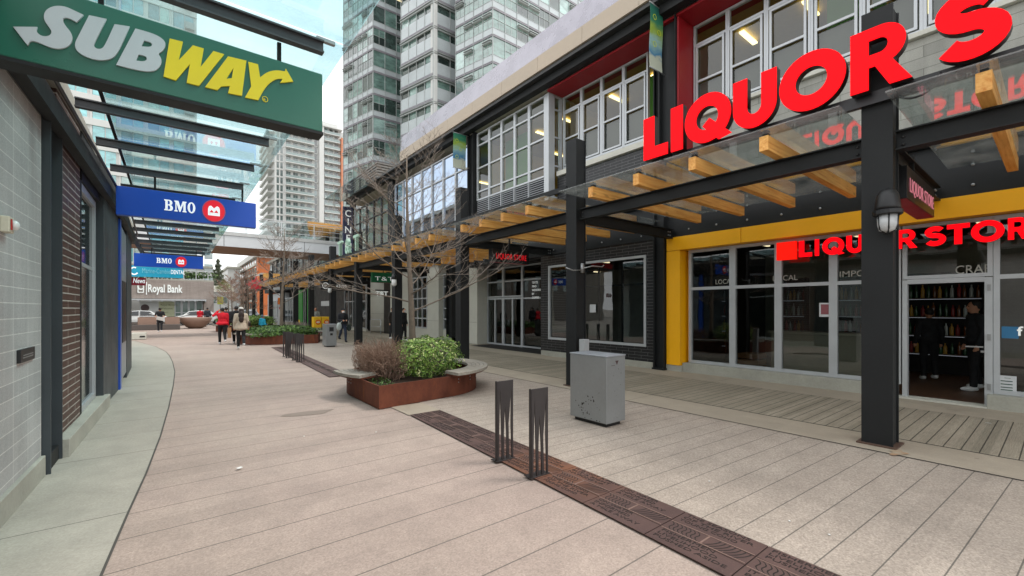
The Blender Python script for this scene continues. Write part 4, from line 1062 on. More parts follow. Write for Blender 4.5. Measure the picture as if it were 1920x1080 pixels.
# bulkhead lantern on the near post
ln = thing('wall_lantern', 'black caged bulkhead lantern on the near canopy post', 'lantern', (6.36, 1.28, 2.5))
c = (6.34, 1.22, 0)
m = MB(); m.lathe((c[0],c[1],2.72), [(.115,0),(.118,.03),(.108,.10),(.10,.16),(.075,.21),(.03,.235),(.002,.24)], 20); m.build('hood', black_p, ln, True)
m = MB(); m.lathe((c[0],c[1],2.66), [(.125,0),(.135,.01),(.135,.05),(.12,.06)], 20); m.build('collar', black_p, ln)
m = MB(); m.lathe((c[0],c[1],2.47), [(.03,0),(.075,.02),(.092,.08),(.095,.19)], 18); m.build('glass_globe', M('frosted globe', '#b9bcbd', .25, 0, .05, 4, 0, .7), ln, True)
m = MB()
for k in range(6):
    a = k*math.pi/3+.3; m.tube([(c[0]+.03*math.cos(a), c[1]+.03*math.sin(a), 2.462), (c[0]+.085*math.cos(a), c[1]+.085*math.sin(a), 2.50), (c[0]+.103*math.cos(a), c[1]+.103*math.sin(a), 2.66)], .007, 6)
m.build('cage', black_p, ln, True)
m = MB(); m.box(c[0], c[1], 2.68, 6.46, 1.21, 2.74); m.build('bracket', black_p, ln)
for yy, lab in ((15.35, 'white caged lantern on the canopy post behind the bare tree'), (23.65, 'white caged lantern on the canopy post by the parking sign')):
    t = thing('wall_lantern', lab, 'lantern', (6.4, yy, 2.5))
    m = MB(); m.lathe((6.38, yy-.2, 2.7), [(.1,0),(.1,.1),(.05,.2),(.01,.22)], 14); m.build('hood', black_p, t, True)
    m = MB(); m.lathe((6.38, yy-.2, 2.45), [(.04,0),(.09,.05),(.09,.25)], 14); m.build('glass_globe', M('pale globe', '#d5d8d5', .3), t, True)
    m = MB(); m.box(6.36, yy-.2, 2.72, 6.4, yy-.14, 2.76); m.build('bracket', black_p, t)
# bike hook bracket on the second post
t = thing('hook_bracket', 'small galvanised double hook bracket clamped to the second canopy post', 'bracket', (6.6, 6.1, 3))
m = MB(); zz = Zat(497, 6.45, 6.1); m.box(6.56, 6.06, zz-.15, 6.64, 6.1, zz+.04); m.tube([(6.6,6.05,zz-.06),(6.85,6.03,zz+.0),(7.15,6.02,zz+.0),(7.2,6.02,zz+.04)], .012, 8); m.tube([(6.55,6.05,zz-.1),(6.3,6.05,zz-.12),(6.1,6.05,zz-.08)], .012, 8); m.build('hooks', alu, t, True)

# ================================================================== BANNERS
bmA, nt, out = new_mat('banner print'); v = worldpos(nt)
sp = N(nt, 'ShaderNodeSeparateXYZ'); nt.links.new(v, sp.inputs[0])
n1 = noise_n(nt, mapping(nt, v, (3, 3, 6)), 1.0, 2, .5)
hgt = math_n(nt, 'ADD', sp.outputs[2], math_n(nt, 'MULTIPLY', n1, .5))
cr = N(nt, 'ShaderNodeValToRGB'); nt.links.new(rng(nt, hgt, 7.5, 9.2, 0, 1), cr.inputs[0]); e = cr.color_ramp
e.elements[0].color = (*srgb('#b9bfae'), 1); e.elements[1].color = (*srgb('#17564f'), 1)
for p_, c_ in ((.28, '#b5bba8'), (.34, '#3a78a0'), (.5, '#8fb3b0'), (.62, '#8fa83c'), (.78, '#2f7a5c')):
    x = e.elements.new(p_); x.color = (*srgb(c_), 1)
principled(nt, out, cr.outputs[0], .6)
for yb_, x0, x1, z0, z1, lab in ((6.1, 8.98, 9.5, 7.42, 8.95, 'printed street banner on the near facade column beside the red letters'), (15.2, 8.9, 9.5, 7.35, 8.75, 'printed street banner on the facade column above the bare tree')):
    t = thing('street_banner', lab, 'banner', (9.5, yb_, z0), group='street banners on the facade')
    m = MB(); n = 6
    for i in range(n):
        a, b = z0+(z1-z0)*i/n, z0+(z1-z0)*(i+1)/n
        wv = lambda z: .02*math.sin((z-z0)*4)
        m.add([(x0,yb_+wv(a),a),(x1,yb_+wv(a),a),(x1,yb_+wv(b),b),(x0,yb_+wv(b),b),(x0,yb_+wv(a)+.006,a),(x1,yb_+wv(a)+.006,a),(x1,yb_+wv(b)+.006,b),(x0,yb_+wv(b)+.006,b)],[(0,1,2,3),(7,6,5,4),(0,3,7,4),(1,5,6,2)])
    m.build('banner_cloth', bmA, t)
    m = MB()
    for z in (z0-.012, z1+.012): m.tube([(x0-.02,yb_,z),(9.62,yb_,z)], .014, 8)
    m.build('banner_arm', alu, t, True)
    for k, zz in enumerate((z1-.3, z1-.62, z1-.95)):
        xx = x0+.16+.18*(k % 2); me = loops_mesh([arc(xx, zz, .07, .07, 0, 345, 20), arc(xx, zz, .055, .055, 0, 345, 20)], .004)
        place_mesh(me, (0, yb_-.025, 0), U, V, NN, 'banner_emblem', M('lime print', '#c3cf3e', .5), t)

# ================================================================== SHOP STOCK
bt_cols = [M('bottle amber', '#6b3a12', .12, 0, .1, 4, 0, .8), M('bottle green', '#1f4a28', .12, 0, .1, 4, 0, .8), M('bottle clear', '#aeb6b4', .1, 0, .1, 4, 0, .8), M('bottle red label', '#8c2422', .3), M('bottle gold', '#b58b3a', .25)]
protos = []
for c_ in range(5):
    m = MB(); m.lathe((0,0,0), [(.036,0),(.038,.01),(.038,.19),(.03,.23),(.014,.26),(.013,.31),(.015,.315)], 10)
    me_o = m.build('bottle', bt_cols[c_], None, True); protos.append(me_o)
used = set(); shelf_lab = ['wall shelf of bottles seen through the open store door', 'wall shelf of bottles behind the window next to the store door', 'wall shelf of bottles behind the window with the red notice', 'wall shelf of bottles behind the yellow post windows']
bi = 0
for k, (px0, px1, X) in enumerate(((1700, 1842, 14.5), (1570, 1618, 14.5), (1466, 1508, 14.0), (1310, 1360, 13.0))):
    a, b = Yat(px1, X), Yat(px0, X)
    t = thing('shelf_unit', shelf_lab[k], 'shelf', (X, (a+b)/2, .02))
    m = MB(); m.box(X+.3, a, .02, X+.33, b, 2.5); m.build('back_panel', dark_int, t)
    m = MB(); m.box(X, a-.03, .02, X+.3, a, 2.5); m.build('side_panel', dark_int, t); m = MB(); m.box(X, b, .02, X+.3, b+.03, 2.5); m.build('side_panel', dark_int, t)
    for z in (.5, .95, 1.4, 1.85, 2.3):
        m = MB(); m.box(X, a, z, X+.29, b, z+.025); m.build('shelf_board', M('shelf board', '#4a3d30', .5), t)
        m = MB(); m.box(X+.02, a+.02, z-.010, X+.04, b-.02, z-.003); m.build('shelf_light', EM('shelf light', '#eaf2ff', .14), t)
    for z in (.525, .975, 1.425, 1.875):
        nb_ = int((b-a)/.105)
        for i in range(nb_):
            c_ = random.randrange(5); src = protos[c_]
            o = src if c_ not in used else src.copy()
            if c_ in used: COL.objects.link(o)
            used.add(c_); bi += 1
            o.location = (X+.14+random.uniform(-.04,.04), a+.08+.105*i+random.uniform(-.015,.015), z); o.scale = (1,1,random.uniform(.8,1.1))
            tag(o, 'small bottle standing on a lit wall shelf inside the liquor store', 'bottle', 'bottles on the store shelves')
# counter and low crates inside
t = thing('shop_counter', 'pale shop counter behind the middle window panes of the liquor store', 'counter', (12.2, 3.5, 0))
m = MB(); m.box(12, 2.6, .02, 12.6, 4.6, 1.0); m.build('body', M('counter laminate', '#b5ad98', .6), t, bevel=.01); m = MB(); m.box(11.95, 2.55, 1.0, 12.65, 4.65, 1.05); m.build('top', M('counter top', '#c9c1ab', .4), t)
t = thing('display_crate', 'wooden display crate on the floor behind the second store window', 'crate', (12, 5, 0))
m = MB()
for z in (.05, .2, .35): m.box(11.5, 4.7, z, 12.0, 5.2, z+.12)
m.build('slats', M('crate wood', '#8a5a34', .7), t)

# ================================================================== STREET FURNITURE
def litter_bin(x0, y0, x1, y1, lab, front=False):
    t = thing('litter_bin', lab, 'litter bin', ((x0+x1)/2, (y0+y1)/2, 0), group='grey steel litter bins')
    sm = M('bin steel', '#8f9292', .38, .35, .1, 2.0, .02)
    m = MB(); m.box(x0, y0, .06, x1, y1, .955); m.build('body', sm, t, bevel=.006)
    m = MB(); m.box(x0-.006, y0-.006, .957, x1+.006, y1+.006, .975); m.build('lid', M('bin lid steel', '#a9afb6', .35, .4, .08, 2), t, bevel=.004)
    m = MB(); m.box(x0+.05, y0+.05, .0, x1-.05, y1-.05, .06); m.build('foot', black_p, t)
    xm = (x0+x1)/2
    if front:
        m = MB(); m.box(xm-.1, y0-.008, .66, xm+.1, y0-.002, .86); m.build('opening_frame', M('bin frame', '#5a5d60', .4), t, bevel=.003)
        m = MB(); m.box(xm-.075, y0-.012, .685, xm+.075, y0-.009, .835); m.build('opening', black_p, t)
        m = MB(); m.box(xm-.05, y0-.006, .50, xm+.05, y0-.002, .59); m.build('sticker', black_p, t)
    else:
        m = MB(); m.add([(xm-.02,y0-.004,.90),(xm+.05,y0-.004,.90),(xm+.015,y0-.004,.84)], [(0,1,2)]); m.box(xm-.1, y0-.003, .835, xm-.03, y0-.001, .84); m.build('torn_sticker', M('sticker residue', '#4a3436', .6), t)
        m = MB(); rnd = random.Random(3)
        for k in range(34):
            cy, cz = (.35+rnd.gauss(0,.12), .22+rnd.gauss(0,.1)) if k < 24 else (rnd.uniform(.1,.6), rnd.uniform(.1,.5))
            r_ = rnd.uniform(.004, .014); cy = min(max(cy,.03),.62); cz = min(max(cz,.08),.8)
            pts = [(x0-.0015, y1-cy+r_*rnd.uniform(.6,1.4)*math.cos(a), cz+r_*rnd.uniform(.5,1.3)*math.sin(a)) for a in [i*math.pi/3 for i in range(6)]]
            m.add(pts, [(0,1,2,3,4,5)])
        for k in range(10):
            cx_, cz = rnd.uniform(x0+.05, x1-.03), rnd.uniform(.1,.8); r_ = rnd.uniform(.003,.007)
            m.add([(cx_+r_*math.cos(a), y0-.0015, cz+r_*math.sin(a)) for a in [i*math.pi/3 for i in range(6)]], [(0,1,2,3,4,5)])
        m.build('paint_chips', M('paint chip', '#2b2321', .7), t)
    return t
litter_bin(4.55, 3.76, 4.95, 4.43, 'near grey steel litter bin with chipped paint in front of the black brick wall')
gx, gy = G(622, 651); litter_bin(gx-.22, gy, gx+.2, gy+.6, 'farther steel litter bin with square opening beside the masked woman', True)
# little grey utility post behind near bin
t = thing('power_pedestal', 'small pale grey service box at the foot of the second canopy post', 'service box', (6.4, 5.9, 0)); m = MB(); m.box(6.42,5.86,.012,6.56,6.0,1.0); m.build('box', alu_l, t, bevel=.005)

def bike_rack(x, y, lab, rz=0, group='forked steel bike racks'):
    t = thing('bike_rack', lab, 'bike rack', (x, y, 0), rz, group)
    W, Hh = .105, .83
    # plate: outline with three long tapering slots
    o = [(-W,0),(-W,Hh),(W,Hh),(W,0),(W-.016,0),(W-.030,Hh*.45),(W-.022,Hh*.93),(W-.062,Hh*.45),(.052,.0),(.024,0),(.016,Hh*.35),(-.004,Hh*.70),(-.018,Hh*.35),(-.016,0),(-.042,0),(-.052,Hh*.45),(-W+.040,Hh*.92),(-W+.028,Hh*.45),(-W+.022,0)]
    me = loops_mesh([o], .012); m_ = place_mesh(me, (x,y,.02), U, V, NN, 'plate', bk, t)
    for v_ in m_.data.vertices: v_.co = v_.co
    m = MB(); m.box(x-W-.004, y, .02, x-W, y+.028, .02+Hh); m.build('side_flange', bk, t)
    m = MB(); m.add([(x-W+.0,y+.029,.02),(x-W+.016,y+.029,.02),(x-W+.02,y+.029,.02+Hh),(x-W,y+.029,.02+Hh)],[(0,1,2,3)]); m.build('back_flange', bk, t)
    m = MB(); m.box(x-W-.015, y-.02, .0185, x+W+.01, y+.09, .026); m.build('foot_plate', bk, t)
    return t
bk = M('brown black steel', '#3a3636', .45, .2, .12, 6, .03)
bx, by = G(950, 866); bike_rack(2.745, 3.62, 'forked steel bike rack standing farther along the drain strip of the near pair')
bx, by = G(1014, 898); bike_rack(2.74, 3.07, 'nearest forked steel bike rack standing on the rusty drain strip')
for k, yy in enumerate((14.2, 14.75, 15.6, 16.1)):
    bike_rack(3.02 if k < 2 else 3.0, yy, ('first','second','third','fourth')[k]+' dark bike rack of the far row before the second planter')

# planters ------------------------------------------------------------
def blob(cx, cy, r, corner, n=48, sharp=1.0):
    """round plan with one pointed corner"""
    pts = []
    for i in range(n):
        a = 2*math.pi*i/n; x, y = cx+r*math.cos(a), cy+r*math.sin(a)
        pts.append((x, y))
    # push the points nearest the corner direction out along tangents
    ca = math.atan2(corner[1]-cy, corner[0]-cx); d = math.hypot(corner[0]-cx, corner[1]-cy)
    h_ = math.acos(min(1, r/d)); out = []
    for i in range(n):
        a = 2*math.pi*i/n; da = (a-ca+math.pi) % (2*math.pi)-math.pi
        if abs(da) < h_:
            rr = r/math.cos(h_-abs(da)) if abs(da) < h_ else r
            out.append((a, (cx+rr*math.cos(a), cy+rr*math.sin(a))))
        else: out.append((a, (cx+r*math.cos(a), cy+r*math.sin(a))))
    out.append((ca % (2*math.pi), corner)); out.sort()
    return [p for _, p in out]
def inset(poly, c, d):
    o = []
    for x, y in poly:
        v_ = Vector((x-c[0], y-c[1])); l = v_.length; v_ = v_*((l-d)/l); o.append((c[0]+v_.x, c[1]+v_.y))
    return o
soil = M('dark soil', '#3b2d22', .95, 0, .3, 20, .5)
def planter(c, r, corner, h, benches, lab):
    t = thing('planter', lab, 'planter', (c[0], c[1], 0), group='round rusted steel planters')
    P = blob(c[0], c[1], r, corner); Q = inset(P, c, .03)
    m = MB(); n = len(P)
    m.add([(x,y,.012) for x,y in P]+[(x,y,h) for x,y in P]+[(x,y,h) for x,y in Q]+[(x,y,.012) for x,y in Q],
          [f for i in range(n) for f in ((i,(i+1)%n,n+(i+1)%n,n+i),(n+i,n+(i+1)%n,2*n+(i+1)%n,2*n+i),(2*n+i,2*n+(i+1)%n,3*n+(i+1)%n,3*n+i))])
    m.build('wall', corten, t)
    m = MB(); m.prism(inset(P, c, .04), .05, h-.09); m.build('soil', soil, t)
    for a0, a1 in benches:
        k = 12; A = [R(a0+(a1-a0)*i/k) for i in range(k+1)]
        ro, ri = r+.24, r-.17
        m = MB()
        for j in range(5):      # slats following the curve
            q0 = ri+(ro-ri)*j/5+.004; q1 = ri+(ro-ri)*(j+1)/5-.004
            m.prism([(c[0]+q1*math.cos(a), c[1]+q1*math.sin(a)) for a in A]+[(c[0]+q0*math.cos(a), c[1]+q0*math.sin(a)) for a in A[::-1]], h+.035, h+.085)
        m.build('bench_seat', benchwood, t)
        m = MB(); m.prism([(c[0]+(ro-.05)*math.cos(a), c[1]+(ro-.05)*math.sin(a)) for a in A]+[(c[0]+(ri+.03)*math.cos(a), c[1]+(ri+.03)*math.sin(a)) for a in A[::-1]], h+.004, h+.033); m.build('bench_frame', corten, t)
        m = MB()
        for q in range(7):
            a = R(a0+(a1-a0)*(q+.5)/7)
            for dz in (.07, .13): m.ball((c[0]+(r+.004)*math.cos(a), c[1]+(r+.004)*math.sin(a), h-dz), .012, 6, 4)
        m.build('bolts', alu, t, True)
    return t
PC = (3.84, 8.14); planter(PC, 1.27, (2.57, 6.70), .38, ((-84, 35), (170, 208)), 'near rusted steel planter with timber bench edge by the drain strip')
P2 = (4.15, 23.6); planter(P2, 1.75, (5.35, 21.6), .42, ((165, 235), (-30, 20)), 'farther rusted steel planter with low leafy ground cover')
P3 = (4.3, 37.5); planter(P3, 1.9, (5.2, 35.2), .42, ((180, 240),), 'most distant steel planter with a low hedge behind the sitting person')

# ================================================================== PLANTS
bark = M('grey brown bark', '#71665a', .9, 0, .25, 14, .4); twig_m = M('red brown twigs', '#857a70', .85, 0, .2, 10); twig_far = M('dusty twigs', '#8a6f60', .9)
lf_green = leaf_mat('glossy green leaves', srgb('#33591f'), srgb('#8fae4f'), srgb('#d8d9a0'))
lf_dark = leaf_mat('dark ground cover leaves', srgb('#1f3a1a'), srgb('#5f8038'))
def leafy(c, rad, n, size, mat, parent, name, seed=1, flat=1.0, zmin=0, box=.7):
    rnd = random.Random(seed); m = MB()
    for _ in range(n):
        while True:
            p = Vector([rnd.uniform(-1,1) for _ in range(3)])
            q = (abs(p.x)**3+abs(p.y)**3+abs(p.z)**3)
            if q < 1: break
        # push most leaves to the shell
        if rnd.random() < .75:
            s_ = (q**(1/3)); p = p/s_*rnd.uniform(.78, 1.0)
        bumpy = 1+.26*noise.noise(Vector((p.x*2.3, p.y*2.3, p.z*2.3+seed)))
        w = Vector((c[0]+p.x*rad[0]*bumpy, c[1]+p.y*rad[1]*bumpy, c[2]+p.z*rad[2]*bumpy))
        if w.z < zmin: continue
        nrm = (p+Vector([rnd.uniform(-.7,.7) for _ in range(3)])+Vector((0,0,.5))).normalized()
        u = nrm.orthogonal().normalized(); u = Matrix.Rotation(rnd.uniform(0, 6.28), 3, nrm)@u; v_ = nrm.cross(u)
        L_ = size*rnd.uniform(.7,1.3); W_ = L_*.42
        m.add([w-u*L_/2, w-v_*W_/2-u*.05*L_+nrm*.15*W_, w+u*L_/2-nrm*.12*L_, w+v_*W_/2-u*.05*L_+nrm*.15*W_], [(0,1,2,3)])
    return m.build(name, mat, parent)
def twiggy(c, rad, n, mat, parent, name, seed=1, r0=.004, z0=None, up=.6):
    """bare hedge: many forked stems filling a rounded volume"""
    rnd = random.Random(seed); m = MB()
    for _ in range(n):
        a = rnd.uniform(0, 6.28); q = math.sqrt(rnd.random())
        base = Vector((c[0]+q*.55*rad[0]*math.cos(a), c[1]+q*.55*rad[1]*math.sin(a), (z0 if z0 is not None else c[2]-rad[2])))
        def inside(w): return ((w.x-c[0])/rad[0])**2+((w.y-c[1])/rad[1])**2+(abs(w.z-c[2])/rad[2])**3 < 1.08
        def grow(p, d, r_, depth):
            pts = [p.copy()]; L_ = rnd.uniform(.12,.2) if depth else rnd.uniform(.2,.4)
            for i in range(3):
                d = (d+Vector([rnd.uniform(-.35,.35) for _ in range(3)])).normalized(); q_ = pts[-1]+d*L_/3*rad[2]*2.2
                if not inside(q_) and q_.z > c[2]-rad[2]*.5: 
                    d = (Vector(c)-q_).normalized()*.6+d*.4+Vector((0,0,.1)); q_ = pts[-1]+d*.02
                pts.append(q_)
            m.tube(pts, [r_, r_*.85, r_*.7, r_*.5], 3, False)
            if depth < 3:
                for _k in range(rnd.choice((2,2,3))):
                    grow(pts[rnd.choice((2,3))], (d+Vector([rnd.uniform(-.8,.8), rnd.uniform(-.8,.8), rnd.uniform(-.3,.7)])).normalized(), r_*.72, depth+1)
        grow(base, Vector((math.cos(a)*q*.5, math.sin(a)*q*.5, up+.4)).normalized(), r0*1.6, 0)
    return m.build(name, mat, parent)
# near planter shrubs
t = thing('shrub', 'bare brown twiggy hedge on the street side of the near planter', 'shrub', (3.2, 7.8, .3))
twiggy((3.12, 7.95, .70), (.52, .74, .48), 185, M('rusty hedge twigs', '#8d7362', .85, 0, .2, 10), t, 'branches', 4, .0045, .28)
t = thing('shrub', 'clipped leafy green shrub with a few pale leaves in the near planter', 'shrub', (3.9, 7.6, .3))
leafy((3.92, 7.78, .68), (.66, .62, .37), 5200, .062, lf_green, t, 'foliage', 2, zmin=.29)
m = MB(); rnd = random.Random(9)
for k in range(16):
    a = rnd.uniform(0,6.28); m.tube([(3.9+.12*math.cos(a), 7.75+.12*math.sin(a), .28), (3.9+.45*math.cos(a), 7.75+.4*math.sin(a), .78)], [.012,.005], 5)
m.build('stems', bark, t)
t = thing('shrub', 'bare brown shrub behind the tree trunk in the near planter', 'shrub', (4.4, 9.1, .3))
twiggy((4.45, 9.05, .66), (.6, .45, .38), 80, twig_far, t, 'branches', 8, .004, .28)
t = thing('weeds', 'small green weeds at the street side edge of the near planter', 'weeds', (2.9, 7.3, .3))
leafy((2.85, 7.35, .32), (.2, .25, .07), 160, .05, lf_dark, t, 'leaves', 5)
t = thing('ground_cover', 'low dark green leafy planting filling the farther planter', 'plant', (4.1, 23.5, .4))
leafy((4.15, 23.4, .52), (1.55, 1.6, .3), 5200, .14, lf_dark, t, 'foliage', 3, zmin=.36)
t = thing('shrub', 'sparse reddish bare shrub behind the leafy planting of the farther planter', 'shrub', (4.8, 24.6, .4))
twiggy((4.9, 24.5, .8), (.9, .5, .42), 60, twig_m, t, 'branches', 12, .006, .36)
t = thing('hedge', 'low clipped green hedge in the most distant planter', 'hedge', (4.3, 37.5, .4))
leafy((4.3, 37.5, .75), (1.7, 1.7, .4), 3000, .2, leaf_mat('mid green leaves', srgb('#33511f'), srgb('#7f9a4c')), t, 'foliage', 6, zmin=.36)

def bare_tree(x, y, z, h, lab, seed, r0=.075, lod=0, spread=1.0, first=.33, group=None, mats=(None, None), lean=(0, 0)):
    rnd = random.Random(seed)
    t = thing('bare_tree', lab, 'tree', (x, y, z), group=group)
    tr = MB(); cr_ = MB(); lim = MB()
    pts = []; n = 9
    for i in range(n+1):
        s_ = i/n; pts.append(Vector((x+lean[0]*s_*h+.035*math.sin(3*s_+seed)*h*.4, y+lean[1]*s_*h+.03*math.cos(4*s_+seed)*h*.3-.03*math.cos(seed)*h*.3, z+h*s_)))
    rad = [r0*(1-.86*(i/n)**.9) for i in range(n+1)]
    tr.tube(pts, rad, 10 if not lod else 7)
    tr.build('trunk', mats[0] or bark, t, True)
    def at(s_):
        f = s_*n; i = min(int(f), n-1); return pts[i].lerp(pts[i+1], f-i), rad[i]+(rad[i+1]-rad[i])*(f-i)
    def branch(p, d, L_, r_, depth):
        seg = 6 if depth < 2 else 4; q = p.copy(); P_ = [q.copy()]; dd = d.copy()
        for i in range(seg):
            dd = (dd+Vector([rnd.uniform(-.17,.17) for _ in range(3)])+Vector((0,0,.045 if depth == 0 else .02))).normalized()
            q = q+dd*L_/seg; P_.append(q.copy())
        rr = [r_*(1-.55*i/seg) for i in range(seg+1)]
        (lim if depth == 0 else cr_).tube(P_, rr, 6 if depth == 0 else (4 if depth == 1 else 3), False)
        if depth >= (3 if not lod else 2): return
        k = (8 if depth == 0 else 4 if depth == 1 else 3) if not lod else (9 if depth == 0 else 6)
        for j in range(k):
            s_ = .22+.78*(j+rnd.random())/k; f = s_*seg; i = min(int(f), seg-1); b = P_[i].lerp(P_[i+1], f-i)
            side = dd.cross(Vector((0,0,1))).normalized()*(1 if j % 2 else -1)
            nd = (P_[i+1]-P_[i]).normalized()*.75+side*rnd.uniform(.35,.85)+Vector((0,0,rnd.uniform(-.12,.42)))
            branch(b, nd.normalized(), L_*rnd.uniform(.36,.58)*(1.15-.4*s_), max(.003 if not lod else .008, r_*.45*(1.1-.5*s_)), depth+1)
    nb = 21 if not lod else 15
    for j in range(nb):
        s_ = first+(.96-first)*(j/nb)**.9; p, r_ = at(s_)
        a = j*2.4+rnd.uniform(-.4,.4); el = .10+.75*s_*rnd.uniform(.6,1.1)
        L_ = h*spread*(.52*(1-s_)**.7+.10)*rnd.uniform(.8,1.15)
        branch(p, Vector((math.cos(a)*math.cos(el), math.sin(a)*math.cos(el), math.sin(el))), L_, max(.006, r_*.29), 0)
    lim.build('limbs', mats[0] or bark, t, True); cr_.build('crown', mats[1] or twig_m, t)
    return t
tx, ty = 4.0, 8.62
bare_tree(tx, ty, .3, 4.6, 'bare slender street tree growing out of the near planter', 21, .085, 0, .92, .27)
bare_tree(4.2, 23.5, .33, 5.2, 'bare tree in the farther planter in front of the green shopfront', 5, .09, 1, .8, .3)
for k, (yy, xx) in enumerate(((37.5,4.3),(43,4.6),(48,4.3),(53,4.5))):
    bare_tree(xx, yy, .0, 4.6, ('bare reddish street tree in the hedge planter', 'bare street tree next beyond the hedge planter', 'bare street tree in the distant row between two others', 'most distant bare street tree before the cross street')[k], 31+k, .09, 1, .75, .35, 'bare street trees in the distance', (bark, twig_far))
t = thing('twigs_behind', 'bare treetop showing over the roof parapet', 'tree', (22, 30, 0)) if False else None

# ================================================================== BRIDGE
br = thing('footbridge', 'white footbridge with brown underside and glass railing across the street', 'bridge', (3, 30, 5))
m = MB(); m.box(-8, 30, 5.26, 11.0, 30.12, 5.9); m.build('fascia', white_p, br)
m = MB(); m.box(-8, 29.96, 5.91, 11.0, 30.2, 6.12); m.build('cap', M('pale cap', '#b9bab8', .5), br)
for x in (-2, 2.3, 6.6): m = MB(); m.box(x, 29.992, 5.27, x+.03, 29.998, 5.9); m.build('panel_joint', M('joint grey', '#6d6d6d', .6), br)
m = MB(); m.box(-8, 30.13, 5.22, 11.0, 34, 5.5); m.build('deck', M('brown soffit', '#8a6347', .6, 0, .1, 1), br)
m = MB()
for x in [-8+1.9*i for i in range(10)]: m.box(x, 30.1, 6.12, x+.05, 30.14, 7.1)
m.build('railing_posts', white_p, br)
m = MB()
for z in (6.4, 6.7, 7.0): m.tube([(-8,30.12,z),(11,30.12,z)], .014, 6)
m.box(-8, 30.08, 7.1, 11, 30.16, 7.14); m.build('handrail', white_p, br)
m = MB(); m.box(-8, 30.16, 6.15, 11, 30.17, 7.05); m.build('glass_screen', rail_glass, br)
m = MB(); m.box(-8.2, 29.9, 0, -7.6, 34, 5.2); m.build('pier', conc, br)
# stepped timber canopy above it, and small canopy over the far shops
def step_canopy(x0, y0, z, n, lab, dx=.55, L_=3.2):
    t = thing('timber_canopy', lab, 'canopy', (x0, y0, 0))
    for k in range(n):
        m = MB(); m.box(x0-dx*k*0+.3*k, y0+1.1*k, z, x0+L_, y0+1.1*k+.3, z+.4); m.build('rafter', timber, t)
    m = MB(); m.box(x0+L_-.15, y0-.2, z-.35, x0+L_, y0+1.1*n, z-.01); m.build('edge_beam', steel, t)
    m = MB(); m.box(x0-.2, y0-.2, z+.42, x0+L_, y0+1.1*n, z+.44); m.build('glass_panel', canopy_glass, t)
    m = MB()
    for q in (y0, y0+1.1*n-.3): m.box(x0+L_-.14, q, 0, x0+L_-.02, q+.12, z-.36)
    m.build('post', steel, t); return t
step_canopy(Xat(578,37), 37, Zat(424,8,37), 5, 'stepped orange timber canopy high above the footbridge', L_=3.1)
step_canopy(Xat(494,46), 46, Zat(520,6,46), 4, 'low orange timber canopy over the distant shopfronts', L_=3.8)

# ================================================================== TOWERS
tg_a = tower_glass('office glass', srgb('#3f504b'), srgb('#6d8a82'), srgb('#97b3ad'), lit=.006)
tg_b = tower_glass('blue office glass', srgb('#566672'), srgb('#8193a3'), srgb('#a9b8c4'), lit=.006)
tg_c = tower_glass('condo glass', srgb('#3f4a48'), srgb('#6f8480'), srgb('#93a8a5'))
band_m = M('slab band', '#8d8a90', .5, 0, .08, .6); mull_m = M('tower mullion', '#aeb3b2', .45, .2, .05, .5); white_c = M('white tower concrete', '#c8c9c6', .7, 0, .06, .5)
span_m = M('spandrel glass', '#b3bbbd', .2, 0, .12, .4, 0, .8)
class Tower:
    def __init__(s, label, loc): s.t = thing('office_tower' if 'office' in label else 'apartment_tower', label, 'tower', loc); s.win = []; s.band = MB(); s.mull = MB(); s.span = MB(); s.rail = MB()
    def finish(s, glass, band=band_m, mull=mull_m, span=span_m):
        def size(q):
            c = [sum(p[i] for p in q)/len(q) for i in range(3)]; px, py, D = proj(c)
            vis = -40 < px < 1960 and -60 < py < 520
            return (0 if vis else 1, D)
        s.win.sort(key=size)
        for q in s.win[:98]: m = MB(); m.quad(*q); m.build('window', glass, s.t)
        m = MB()
        for q in s.win[98:]: m.quad(*q)
        if m.v: struct(m.build('windows', glass, s.t), 'stuff')
        for nm, b, mt in (('floor_bands', s.band, band), ('mullions', s.mull, mull), ('spandrels', s.span, span)):
            if b.v: b.build(nm, mt, s.t)
